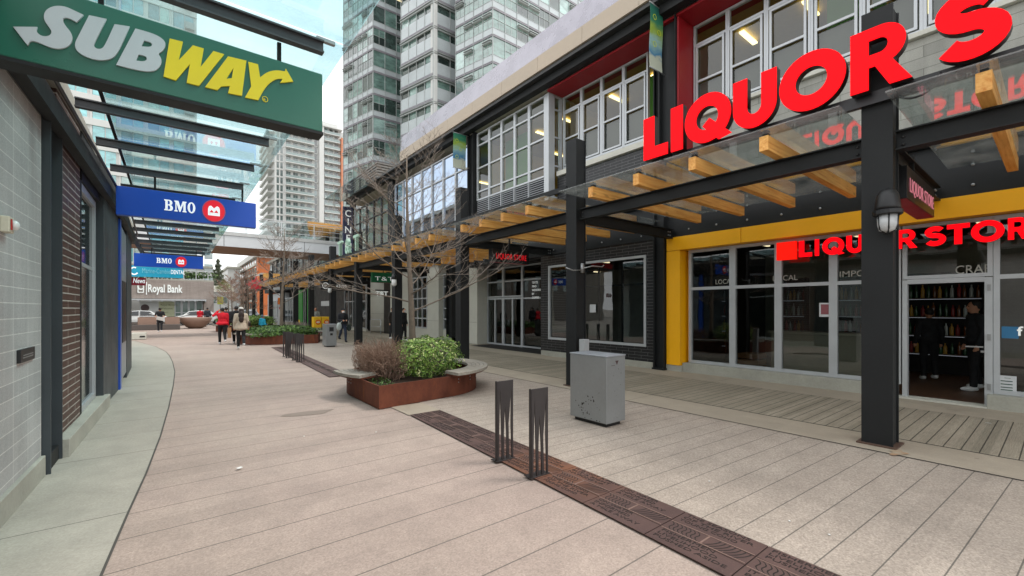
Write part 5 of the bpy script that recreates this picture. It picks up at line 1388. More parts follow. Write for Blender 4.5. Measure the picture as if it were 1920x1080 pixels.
def curtain(T, A, B, z0, z1, fh, nb, sp=.3, style='glass', proud=.12):
    """one facade from plan point A to B (outward = to the right of A->B turned to the viewer)"""
    A, B = Vector(A), Vector(B); d = (B-A); L_ = d.length; d.normalize(); nrm = Vector((d.y, -d.x))
    if nrm.dot(Vector((0,0))-A) < 0: nrm = -nrm
    P = lambda s_, o, z: (A.x+d.x*s_+nrm.x*o, A.y+d.y*s_+nrm.y*o, z)
    def slab(mb, s0, s1, o, za, zb):
        mb.add([P(s0,0,za),P(s1,0,za),P(s1,o,za),P(s0,o,za),P(s0,0,zb),P(s1,0,zb),P(s1,o,zb),P(s0,o,zb)], [(0,3,2,1),(4,5,6,7),(0,1,5,4),(1,2,6,5),(2,3,7,6),(3,0,4,7)])
    z = z0
    rnd = random.Random(int(A.x*7+A.y))
    while z < z1:
        slab(T.band, 0, L_, proud, z-.16, z+.0); slab(T.band, 0, L_, proud*.6, z+.10, z+.2)
        w = L_/nb
        for i in range(nb):
            s0, s1 = w*i, w*(i+1)
            if style == 'solid':
                T.span.add([P(s0,.02,z),P(s1,.02,z),P(s1,.02,z+fh*.52),P(s0,.02,z+fh*.52)], [(0,1,2,3)])
                T.win.append([P(s0+.05,-.15,z+fh*.52),P(s1-.05,-.15,z+fh*.52),P(s1-.05,-.15,z+fh*.96),P(s0+.05,-.15,z+fh*.96)])
                slab(T.mull, s0, s1, .25, z+fh*.80, z+fh*.83)
                slab(T.mull, s0, s1, .35, z+fh*.88, z+fh*.90)
            else:
                zs = z+fh*sp
                T.span.add([P(s0,.0,z+.2),P(s1,.0,z+.2),P(s1,.0,zs),P(s0,.0,zs)], [(0,1,2,3)])
                if rnd.random() < .55:
                    zm = z+fh*.62
                    T.win.append([P(s0+.03,.0,zs),P(s1-.03,.0,zs),P(s1-.03,.0,zm),P(s0+.03,.0,zm)])
                    T.win.append([P(s0+.03,.0,zm+.05),P(s1-.03,.0,zm+.05),P(s1-.03,.0,z+fh-.17),P(s0+.03,.0,z+fh-.17)])
                    slab(T.mull, s0, s1, .07, zm, zm+.05)
                    T.mull.add([P((s0+s1)/2-.03,.04,zs),P((s0+s1)/2+.03,.04,zs),P((s0+s1)/2+.03,.04,z+fh-.17),P((s0+s1)/2-.03,.04,z+fh-.17)], [(0,1,2,3)])
                    if rnd.random() < .6: slab(T.mull, s0+.1, s1-.1, .45, z+fh*.80, z+fh*.82); slab(T.mull, s0+.1, s1-.1, .45, z+fh*.72, z+fh*.735)
                else:
                    T.win.append([P(s0+.03,.0,zs),P(s1-.03,.0,zs),P(s1-.03,.0,z+fh-.17),P(s0+.03,.0,z+fh-.17)])
                slab(T.mull, s0+.03, s1-.03, .05, zs-.04, zs)
            slab(T.mull, s0-.03, s0+.03, .10, z, z+fh-.165)
        slab(T.mull, L_-.03, L_+.03, .10, z, z+fh-.165)
        z += fh
    bo = -.35
    T.span.add([P(.02,bo,z0),P(L_-.02,bo,z0),P(L_-.02,bo,z1),P(.02,bo,z1)], [(0,1,2,3)])
ot = Tower('tall glass office tower with stepped bays rising behind the shops', (40, 75, 0))
d_ = Vector((-.25, .968))
c1, c2, c3 = Vector((28, 75.8)), Vector((32.5, 61.7)), Vector((37, 51.8))
curtain(ot, c1+d_*9.4, c1, 12, 84, 4.0, 6, .28); curtain(ot, c1, (34.5, 75.8), 12, 84, 4.0, 3, .28)
curtain(ot, c3+d_*7.6, c3, 10, 64, 4.0, 4, .3); curtain(ot, c3, (62, 51.8), 10, 64, 4.0, 11, .3)
nglass = len(ot.win)
curtain(ot, c2+d_*8, c2, 11, 70, 4.0, 4, .3, 'solid'); curtain(ot, c2, (38.6, 61.7), 11, 70, 4.0, 2, .3, 'solid')
m = MB(); m.prism([tuple(c2+Vector((.05,-.25))), tuple(c2+Vector((.6,-.25))), tuple(c2+Vector((.6,.3))), tuple(c2+Vector((-.2,.5)))], 0, 70); m.build('corner_pier', white_c, ot.t)
ot.finish(tg_a)
m = MB(); m.box(33, 77, 0, 60, 95, 83); m.box(35.5, 64, 0, 60, 77, 69); m.box(39.5, 53.5, 0, 61, 64, 63); m.build('core', M('tower core', '#4a5453', .4), ot.t)
# white condo tower
ct = Tower('distant white apartment tower with balconies and an orange stripe', (45, 185, 0)); CY = 184.6
X_ = lambda px: Xat(px, CY)
def condo(x0, x1, z1, fh=2.9, bal=True, nb=3):
    z = 6.0; w = (x1-x0)/nb
    while z < z1:
        if bal:
            ct.band.box(x0, CY-1.6, z-.25, x1, CY, z)
            ct.rail.box(x0, CY-1.6, z, x1, CY-1.55, z+.85)
        else: ct.band.box(x0, CY-.15, z-.3, x1, CY, z)
        for i in range(nb):
            a = x0+w*i
            ct.win.append([(a+w*.1,CY-.05,z+.2),(a+w*.72,CY-.05,z+.2),(a+w*.72,CY-.05,z+2.4),(a+w*.1,CY-.05,z+2.4)])
            ct.span.box(a+w*.4, CY-.10, z+.2, a+w*.43, CY-.04, z+2.4)
        z += fh
top = 75
condo(X_(518), X_(532), top-6, bal=False, nb=2); condo(X_(535), X_(588), top-4, nb=4); condo(X_(589), X_(596), top-3, bal=False, nb=1)
condo(X_(607), X_(636), top-2, nb=3); condo(X_(644), X_(672), top-2, nb=3)
m = MB(); m.box(X_(516.5), CY, 0, X_(600), CY+26, top-4); m.box(X_(600), CY+.01, 0, X_(680), CY+26, top); m.box(X_(597), CY-1.7, 0, X_(605.5), CY-.01, top); m.build('walls', white_c, ct.t)
m = MB(); m.box(X_(637.5), CY-1.9, 0, X_(642.5), CY-.01, top-3); m.build('orange_stripe', M('orange panel', '#c98464', .7), ct.t)
m = MB(); m.box(X_(600)-1, CY-2, top, X_(640), CY+20, top+.5); m.box(X_(606), CY+2, top+.5, X_(636), CY+18, top+3.4); m.build('roof', white_c, ct.t)
z = 6
m = MB()
while z < top-5: m.box(X_(516.5)-2.4, CY+2, z-.2, X_(516.5), CY+22, z); m.box(X_(516.5)-2.4, CY+2, z, X_(516.5)-2.3, CY+22, z+.9); z += 2.9
m.build('side_balconies', white_c, ct.t)
if ct.rail.v: ct.rail.build('balcony_rails', M('balcony glass', '#8b9a98', .15, 0, .12, .3, 0, .8), ct.t)
ct.finish(tower_glass('dark condo glass', srgb('#2d3534'), srgb('#4f5f5c'), srgb('#76898a'), .15), white_c, white_c, M('window frame grey', '#9a9e9c', .5))
# apartment block seen through the sidewalk canopy
at_ = Tower('pale apartment block with aqua windows seen through the sidewalk canopy', (-4, 84, 0)); AY = 84.0
x0, x1 = -18.0, Xat(369, AY); z = 5.0
fh = 3.3
while z < 62:
    at_.band.box(x0, AY-.25, z-.7, x1, AY, z+.25)
    n = 7; w = (x1-x0)/n
    for i in range(n):
        a = x0+w*i
        at_.win.append([(a+.15,AY-.05,z+.25),(a+w*.5-.1,AY-.05,z+.25),(a+w*.5-.1,AY-.05,z+2.6),(a+.15,AY-.05,z+2.6)])
        at_.win.append([(a+w*.5,AY-.05,z+.25),(a+w*.86,AY-.05,z+.25),(a+w*.86,AY-.05,z+2.6),(a+w*.5,AY-.05,z+2.6)])
        at_.mull.box(a-.1, AY-.12, z+.25, a+.1, AY, z+2.6); at_.mull.box(a+w*.5-.05, AY-.12, z+.25, a+w*.5, AY, z+2.6)
    at_.span.box(x1-1.5, AY-.9, z+.3, x1-.3, AY, z+1.3)
    z += fh
m = MB(); m.box(x0, AY, 0, x1, AY+22, 62); m.build('walls', white_c, at_.t)
at_.finish(tower_glass('aqua glass', srgb('#4a8f9a'), srgb('#6fb3b5'), srgb('#8fb0a8'), .1), white_c, white_c, M('window frame grey', '#9a9e9c', .5))
t = thing('office_block', 'darker grey block behind the low shops seen through the sidewalk canopy', 'building', (-18, 40, 0))
m = MB(); m.box(-30, 42, 0, -5.6, 60, 13); m.build('walls', M('grey stone block', '#6f6b66', .7, 0, .15, .4), t)
for r_ in range(2):
    for c_ in range(5):
        xx = -24+3.7*c_; m = MB(); m.box(xx, 41.94, 4+3.6*r_, xx+2.3, 41.99, 6.2+3.6*r_); m.build('window', tg_c, t)
m = MB(); m.box(-30.3, 41.7, 13, -5.3, 60, 13.4); m.build('roof', conc, t)

# ================================================================== FAR END OF THE STREET
bk_ = thing('bank_building', 'low brown brick bank with white lettering across the end of the street', 'building', (-5, 62, 0)); BY = 60.0
m_rb = brick_mat('taupe brick', srgb('#9c918a'), srgb('#a69a92'), srgb('#8d827c'), .6, .12, .01, .5, 'X', .7, .3)
xr = Xat(401, BY); m = MB(); m.box(-22, BY, 2.75, xr, BY+14, 4.75); m.box(Xat(382,BY), BY+.01, 0, xr, BY+14, 2.75); m.box(-22, BY+.3, 0, Xat(382,BY)-.01, BY+14, .5); m.build('wall', m_rb, bk_)
m = MB(); m.box(-22, BY-.9, 2.55, Xat(386,BY), BY+.2, 2.7); m.build('canopy', white_p, bk_)
m = MB()
for k in range(26): m.box(-20+.95*k, BY-1.0, 2.42, -19.9+.95*k, BY, 2.54)
m.build('canopy_ribs', alu_l, bk_)
a = -16.0
wy = Xat(328, BY)
for k in range(4): 
    x0 = Xat(328+13.2*k, BY); x1 = Xat(328+13.2*(k+1), BY)-.04
    m = MB(); m.box(x0, BY+.1, .5, x0+.07, BY+.2, 2.5); m.box(x1-.07, BY+.1, .5, x1, BY+.2, 2.5); m.box(x0+.07, BY+.1, .5, x1-.07, BY+.2, .58); m.box(x0+.07, BY+.1, 1.2, x1-.07, BY+.2, 1.28); w = m.build('window', alu_l, bk_)
    m = MB(); m.quad((x0,BY+.15,.5),(x1,BY+.15,.5),(x1,BY+.15,2.5),(x0,BY+.15,2.5)); m.build('pane', MATS.get('bank glass') or M('bank glass', '#4f6a60', .1, 0, .2, 1, 0, .8), w)
m = MB(); m.box(Xat(298,BY), BY+.05, .5, Xat(327,BY), BY+.15, 2.45); w = m.build('poster', M('cream poster', '#b9bd9c', .5), bk_)
for k, s_ in enumerate(('Royal Banking', 'Welcome', 'Hours')): text(s_, .26, (Xat(301,BY), BY+.04, 2.0-.4*k), U, V, NN, M('olive print', '#5c6248', .6), w, 'poster_print', .004)
m = MB(); m.box(Xat(262,BY), BY+.05, .5, Xat(297,BY), BY+.15, 2.45); w = m.build('poster', M('pale poster', '#c9cccb', .5), bk_)
m = MB(); m.ball((Xat(272,BY), BY+.04, 1.75), (.35,.02,.38), 12, 8); m.build('poster_print', M('dark print', '#4a3a3a', .6), w); m = MB(); m.ball((Xat(274,BY), BY+.03, 1.0), (.45,.02,.42), 12, 8); m.build('poster_print', M('red print', '#b0303a', .6), w)
text('Royal Bank', 1.15, (Xat(277,BY), BY-.08, 3.45), U, V, NN, wht, bk_, 'lettering', .1, .025, fit=Xat(341.5,BY)-Xat(277,BY))
m = MB(); m.box(Xat(274,BY), BY-.06, 3.15, Xat(274,BY)+.07, BY-.02, 4.5); m.build('lettering', wht, bk_)
xa, xb_ = Xat(258,BY), Xat(270,BY); me = loops_mesh([[(xa,3.35),(xb_,3.35),(xb_,4.6),(xa,4.6)], [(xa+.08,3.43),(xb_-.08,3.43),(xb_-.08,4.52),(xa+.08,4.52)]], .05); place_mesh(me, (0,BY-.05,0), U, V, NN, 'emblem', wht, bk_)
me = loops_mesh([stroke(arc((xa+xb_)/2, 4.0, .22, .3, 40, 320, 16), .06)], .05); place_mesh(me, (0,BY-.05,0), U, V, NN, 'emblem', wht, bk_)
m = MB(); m.box(-22, BY+.2, 4.76, xr, BY+14, 4.9); m.build('roof', conc, bk_)
m = MB()
for k in range(22): m.box(-20+1.1*k, BY+.3, 4.9, -19.94+1.1*k, BY+.36, 5.9)
m.box(-22, BY+.3, 5.85, xr, BY+.36, 5.92); m.build('roof_railing', white_p, bk_)
t = thing('roof_hedge', 'dark planting along the roof edge of the brown bank', 'hedge', (-6, BY+1.5, 4.9)); leafy((-8, BY+1.5, 5.5), (12, .5, .5), 5000, .3, lf_dark, t, 'foliage', 44)
t = thing('apartment_block', 'white apartment block with balconies behind the brown bank', 'building', (-4, 90, 0))
m = MB(); m.box(-14, 76, 0, Xat(397,76), 82, Zat(500,0,76)); m.build('walls', white_c, t)
for k in range(6):
    for r_ in range(3):
        xx = -6+1.9*k; m = MB(); m.box(xx, 75.93, 5.2+1.8*r_, xx+1.0, 75.98, 6.3+1.8*r_); m.build('window', tg_c, t)
m = MB(); m.box(-14.2, 75.6, Zat(500,0,76), Xat(397,76)+.2, 82, Zat(500,0,76)+.25); m.build('roof', conc, t)
# orange apartment block and white neighbour
t = thing('apartment_block', 'far white block with grey balconies beside the orange apartments', 'building', (13, 150, 0))
m = MB(); m.box(12.6, 150, 0, 15.6, 175, 13.5); m.build('walls', white_c, t); m = MB(); m.box(12.2, 149.5, 13.5, 16, 176, 14.1); m.build('roof', conc, t)
for r_ in range(5): m = MB(); m.box(14.6, 149.6, 2+2.3*r_, 15.5, 149.98, 3.4+2.3*r_); m.build('window', tg_c, t)
t = thing('apartment_block', 'far orange and white apartment block above the bare street trees', 'building', (20, 130, 0))
or_m = M('orange render', '#cf7440', .6, 0, .05, .4)
m = MB(); m.box(17.4, 130, 0, 30, 168, 15.2); m.build('walls', or_m, t); m = MB(); m.box(16.6, 129.2, 15.2, 30.5, 168.5, 16.6); m.build('roof', M('pale roof edge', '#b9b8b2', .6), t)
for r_ in range(6):
    m = MB(); m.box(17.0, 131, 1.2+2.4*r_, 17.38, 167, 1.8+2.4*r_); m.build('balcony', conc_l, t)
    for c_ in range(8): m = MB(); m.box(17.3, 132+4.5*c_, 1.85+2.4*r_, 17.38, 135+4.5*c_, 3.3+2.4*r_); m.build('window', tg_c, t)
m = MB(); m.box(24, 129.9, 0, 25.2, 129.98, 15); m.build('window', tg_c, t)
# hill and houses to the far end
hl = MB()
n = 24
vs = []; fs = []
for i in range(n+1):
    for j in range(10):
        X = -160+320*i/n; Yy = 190+45*j; Z = max(-.1, 3.4*j**.8*(1+.25*math.sin(i*.8))) if j else -.1
        vs.append((X, Yy, Z))
for i in range(n):
    for j in range(9): fs.append((i*10+j, (i+1)*10+j, (i+1)*10+j+1, i*10+j+1))
hl.add(vs, fs); struct(hl.build('hill', M('winter hillside', '#7d8072', .95, 0, .25, .05), None, True))
def far_tree(px, Yd, h, lab, seed, conifer=False, col=None):
    X = Xat(px, Yd); rnd = random.Random(seed); t = thing('tree', lab, 'tree', (X, Yd, 0))
    m = MB(); m.tube([(X,Yd,0),(X+.2,Yd,h*.6),(X,Yd,h)], [h*.03,h*.018,h*.006], 6); m.build('trunk', bark, t)
    m = MB()
    for _ in range(1300):
        s_ = rnd.random(); zz = h*(.25+.75*s_)
        rr = (h*.24*(1-s_)+.2)*(1 if (int(s_*16) % 2) else .55) if conifer else h*.3*math.sin(math.pi*min(.98,.15+s_*.85))
        a = rnd.uniform(0,6.28); q = math.sqrt(rnd.random())*rr
        w = Vector((X+q*math.cos(a), Yd+q*math.sin(a), zz)); s2 = h*.022
        v1 = Vector([rnd.uniform(-1,1) for _ in range(3)]).normalized()*s2; v2 = v1.orthogonal().normalized()*s2*.5
        m.add([w-v1, w+v2, w+v1, w-v2], [(0,1,2,3)])
    m.build('crown', col or M('grey green needles', '#5a6150', .9, 0, .3, 2), t)
far_tree(409, 140, 15, 'dark tall conifer above the roofs beyond the bank', 51, True)
far_tree(399, 150, 13, 'broad dark tree beside the tall conifer', 52)
far_tree(420, 120, 8.5, 'olive green tree beside the far white block', 53, False, leaf_mat('olive leaves', srgb('#4f5a2c'), srgb('#8a8a4a')))
for k, (px, Yd, w, h, c_, lab) in enumerate(((412, 118, 5, 5.5, white_c, 'small white house up the far street behind the trees'), (425, 175, 6, 11, conc_l, 'narrow pale grey house high on the far street'))):
    X = Xat(px, Yd); t = thing('house', lab, 'house', (X, Yd, 0)); m = MB(); m.box(X-w/2, Yd, 0, X+w/2, Yd+7, h); m.build('walls', c_, t)
    m = MB(); m.add([(X-w/2-.3,Yd-.4,h),(X+w/2+.3,Yd-.4,h),(X+w/2+.3,Yd+7,h),(X-w/2-.3,Yd+7,h),(X-w/2-.3,Yd+3.5,h+1.6),(X+w/2+.3,Yd+3.5,h+1.6)], [(0,1,5,4),(2,3,4,5),(0,4,3),(1,2,5),(0,3,2,1)]); m.build('roof', conc, t)
    for j in range(2): m = MB(); m.box(X-w*.3+j*w*.4, Yd-.06, h*.55, X-w*.3+j*w*.4+.9, Yd-.01, h*.8); m.build('window', tg_c, t)

# low wall, benches, bowls in front of the road
t = thing('low_wall', 'low dark stone wall in front of the bank road', 'wall', (-2, 43, 0)); m = MB(); m.box(Xat(246,43), 43, .015, Xat(338,43), 43.4, .42); m.build('wall', M('dark granite', '#57504c', .6), t, bevel=.02)
for k, (a, b, lab) in enumerate(((258, 293, 'long brown planter box on the low dark wall behind the person in black'), (309, 337, 'shorter brown planter box beside the round bowl planter'))):
    t = thing('planter_box', lab, 'planter', (Xat(a,43.5), 43.5, 0)); m = MB(); m.box(Xat(a,43.5), 43.5, .3, Xat(b,43.5), 44.3, .98); m.build('box', M('brown concrete', '#94796a', .7, 0, .12, 2), t, bevel=.02); m = MB(); m.box(Xat(a,43.5)+.1, 43.6, .96, Xat(b,43.5)-.1, 44.2, 1.02); m.build('soil', soil, t)
t = thing('bowl_planter', 'round brown concrete bowl planter at the end of the low wall', 'planter', (Xat(367,45), 45, 0)); m = MB(); m.lathe((Xat(367,45),45,.015), [(.45,0),(.65,.12),(1.02,.55),(1.18,.88),(1.12,.9),(1.06,.82),(.4,.8)], 32); m.build('bowl', MATS['brown concrete'], t, True)
t = thing('stone_bench', 'pale concrete block bench at the corner of the shop building', 'bench', (-1.8, 31, 0)); m = MB(); m.box(Xat(246,30), 30, .015, Xat(274,30), 30.8, .35); m.build('block', conc_l, t, bevel=.02); m = MB(); m.box(Xat(262,30), 29.99, .12, Xat(272,30), 29.995, .2); m.build('slot', black_p, t)

# cars
def car(x, y, rz, mat, lab, proto=None):
    t = thing('parked_car', lab, 'car', (x, y, .02), rz, 'cars beyond the end of the walk')
    L_, W_ = 4.4, 1.76
    body = [(-2.2,.35),(-2.22,.62),(-2.1,.88),(-1.55,.95),(-1.0,1.38),(-.2,1.47),(.7,1.42),(1.35,.98),(2.0,.86),(2.2,.62),(2.18,.34)]
    m = MB(); n = len(body); vs = []
    for s_ in (-1, 1):
        for (a, b) in body: vs.append((a, s_*(W_/2-(.22 if b > 1.0 else .02)), b))
    m.add(vs, [tuple(range(n)), tuple(range(n, 2*n))[::-1]]+[(i, n+i, n+(i+1)%n, (i+1)%n) for i in range(n)]); m.build('body', mat, t, False, True, .05)
    gm_ = M('car glass', '#15191b', .05, 0, .1, 1, 0, .8)
    m = MB()
    for s_ in (-1, 1):
        yy = s_*(W_/2-.115)
        m.add([(-1.42,yy*1.06,.99),(-.95,yy*.97,1.34),(-.15,yy*.96,1.41),(-.15,yy*1.06,.99)], [(0,1,2,3)]); m.add([(-.05,yy*1.06,.99),(-.05,yy*.96,1.41),(.62,yy*.97,1.37),(1.15,yy*1.06,.99)], [(0,1,2,3)])
    m.add([(.78,-.62,1.39),(.78,.62,1.39),(1.34,.7,1.02),(1.34,-.7,1.02)], [(0,1,2,3)]); m.add([(-1.06,-.6,1.37),(-1.06,.6,1.37),(-1.5,.7,1.02),(-1.5,-.7,1.02)], [(0,1,2,3)])
    m.build('window', gm_, t, False, True)
    for sx in (-1.35, 1.35):
        for sy in (-1, 1):
            m = MB(); m.tube([(sx, sy*.70, .33), (sx, sy*.89, .33)], .33, 18); w = m.build('wheel', M('tyre', '#161616', .8), t, False, True); m = MB(); m.tube([(sx, sy*.885, .33), (sx, sy*.90, .33)], .2, 14); m.build('rim', alu, w, False, True)
    for s_ in (-1, 1):
        m = MB(); m.box(2.1, s_*.72-.14, .62, 2.2, s_*.72+.14, .76); m.build('headlight', white_p, t, False, True); m = MB(); m.box(-2.2, s_*.72-.12, .66, -2.12, s_*.72+.12, .82); m.build('taillight', M('red lens', '#8a1512', .3), t, False, True)
    return t
wc = M('white car paint', '#d8dbda', .25, 0, .03, 1); sv = M('silver car paint', '#9a9fa3', .25, .5, .05, 1)
car(Xat(377,54.5), 54.5, 0, wc, 'white car parked behind the round bowl planter'); car(Xat(265,55), 55, 0, wc, 'white car behind the long brown planter box by the shop corner')
car(9.0, 84, R(100), wc, 'white car parked up the far side street'); car(8.6, 72, R(95), sv, 'silver car in the far side street nearest the junction')
# street sign / lamp posts down there
t = thing('street_sign', 'yellow green pedestrian sign on a post by the far junction', 'sign', (Xat(414,62), 62, 0)); X = Xat(413,62); m = MB(); m.tube([(X,62,0),(X,62,3.2)], .04, 8); m.build('pole', alu, t); m = MB(); m.box(X-.3, 61.9, 2.2, X+.3, 61.93, 3.1); m.build('sign_plate', M('yellow green sheet', '#a8ad3c', .5), t)
t = thing('maple_sign', 'red leaf shaped sign hanging over the distant trees', 'sign', (6, 40, 4)); X = Xat(480,44); zc = Zat(536, 5, 44)
lf = [(0,-.5),(.05,-.2),(.4,-.25),(.33,-.1),(.7,.15),(.5,.25),(.55,.4),(.3,.33),(.3,.55),(.14,.42),(0,.8),(-.14,.42),(-.3,.55),(-.3,.33),(-.55,.4),(-.5,.25),(-.7,.15),(-.33,-.1),(-.4,-.25),(-.05,-.2)]
me = loops_mesh([[(a_*1.1, b_*1.1) for a_, b_ in lf]], .08); place_mesh(me, (X, 44, zc), U, V, NN, 'leaf_plate', M('bright red sheet', '#c92236', .4), t); m = MB(); m.bar((X,44.08,zc), (6.6,44.08,zc+.2), .05, .05); m.build('bracket', steel, t)
# orange and white shop banner, wet floor sign, yellow bins
t = thing('banner_stand', 'orange topped white banner with red characters by the far shops', 'banner', (Xat(527,46), 46, 0)); X0, X1 = Xat(521,46), Xat(533,46); m = MB(); m.box(X0, 46, .1, X1, 46.04, 2.05); m.build('banner_cloth', white_p, t); m = MB(); m.box(X0, 45.99, 2.06, X1, 46.05, 2.7); m.build('top_panel', M('orange cloth', '#e07a35', .6), t)
m = MB(); rnd = random.Random(2)
for k in range(16): a_ = rnd.uniform(X0+.1, X1-.25); b_ = rnd.uniform(.6,1.8); m.box(a_, 45.985-.001*k, b_, a_+rnd.choice((.05,.2)), 45.99-.001*k, b_+rnd.choice((.05,.2)))
m.build('banner_print', M('crimson print', '#b5323a', .5), t); m = MB(); m.box(X0, 45.9, .015, X1, 46.15, .1); m.build('base', black_p, t)
t = thing('wet_floor_sign', 'small yellow folding floor sign in front of the green shopfront', 'floor sign', (Xat(560,38), 38, 0)); X = Xat(560,38)
m = MB(); m.add([(X-.2,38,.015),(X+.2,38,.015),(X+.1,38.15,.75),(X-.1,38.15,.75)],[(0,1,2,3)]); m.build('front_leaf', M('safety yellow', '#e0b320', .5), t); m = MB(); m.add([(X-.2,38.32,.015),(X+.2,38.32,.015),(X+.1,38.16,.75),(X-.1,38.16,.75)],[(0,1,2,3)]); m.build('back_leaf', MATS['safety yellow'], t)
for k, (pa, pb, lab) in enumerate(((588, 603, 'yellow newspaper box with round red mark, left of its twin'.replace('left of its twin', 'in front of the black shopfront')), (604, 619, 'yellow newspaper box half behind the canopy post'))):
    Yb = 27.5; x0, x1 = Xat(pa,Yb), Xat(pb,Yb); t = thing('newspaper_box', lab, 'newspaper box', (x0, Yb, 0)); m = MB(); m.box(x0, Yb, .5, x1, Yb+.45, 1.15); m.build('box', MATS['safety yellow'], t, bevel=.02); m = MB(); m.box(x0+.05, Yb+.05, .015, x1-.05, Yb+.4, .5); m.build('pedestal', conc, t)
    me = loops_mesh([arc((x0+x1)/2+.03, .83, .15, .15, 0, 345, 22), arc((x0+x1)/2+.03, .83, .10, .10, 0, 345, 22)], .01); place_mesh(me, (0,Yb-.008,0), U, V, NN, 'emblem', M('signal red', '#c93a20', .5), t); m = MB(); m.box((x0+x1)/2-.1, Yb-.012, .80, (x0+x1)/2+.16, Yb-.004, .86); m.build('emblem_bar', white_p, t)
# handrail by the curved wall
t = thing('handrail', 'pale metal handrail beside the curved concrete wall', 'handrail', (10.2, 27.5, 0)); m = MB(); m.tube([(10.2,26.3,.0),(10.2,26.3,.85),(10.2,26.4,.95),(10.2,28.0,.95),(10.2,28.1,.85),(10.2,28.1,0)], .025, 8); m.tube([(10.2,26.3,.5),(10.2,28.1,.5)], .015, 8); m.build('rail', alu_l, t, True)

# ================================================================== PEOPLE
skin = M('skin', '#b98468', .6, 0, .05, 20); skin2 = M('pale skin', '#cfa083', .6, 0, .05, 20)
def remesh(mb, name, mat, parent, vox=.016, it=3):
    me = bpy.data.meshes.new(name); me.from_pydata(mb.v, [], mb.f); me.update()
    ob = bpy.data.objects.new('tmp', me); COL.objects.link(ob)
    r_ = ob.modifiers.new('r', 'REMESH'); r_.mode = 'VOXEL'; r_.voxel_size = vox; r_.use_smooth_shade = True
    s_ = ob.modifiers.new('s', 'SMOOTH'); s_.factor = .5; s_.iterations = it
    dg = bpy.context.evaluated_depsgraph_get(); m2 = bpy.data.meshes.new_from_object(ob.evaluated_get(dg)); bpy.data.objects.remove(ob)
    m2.materials.clear(); m2.materials.append(mat); m2.name = name
    for p in m2.polygons: p.use_smooth = True
    o = bpy.data.objects.new(name, m2); COL.objects.link(o); o.parent = parent; return o
def limb(m, pts, rad, n=10):
    m.tube(pts, rad, n)
    for p, r_ in zip(pts, rad): m.ball(p, r_, 10, 8)
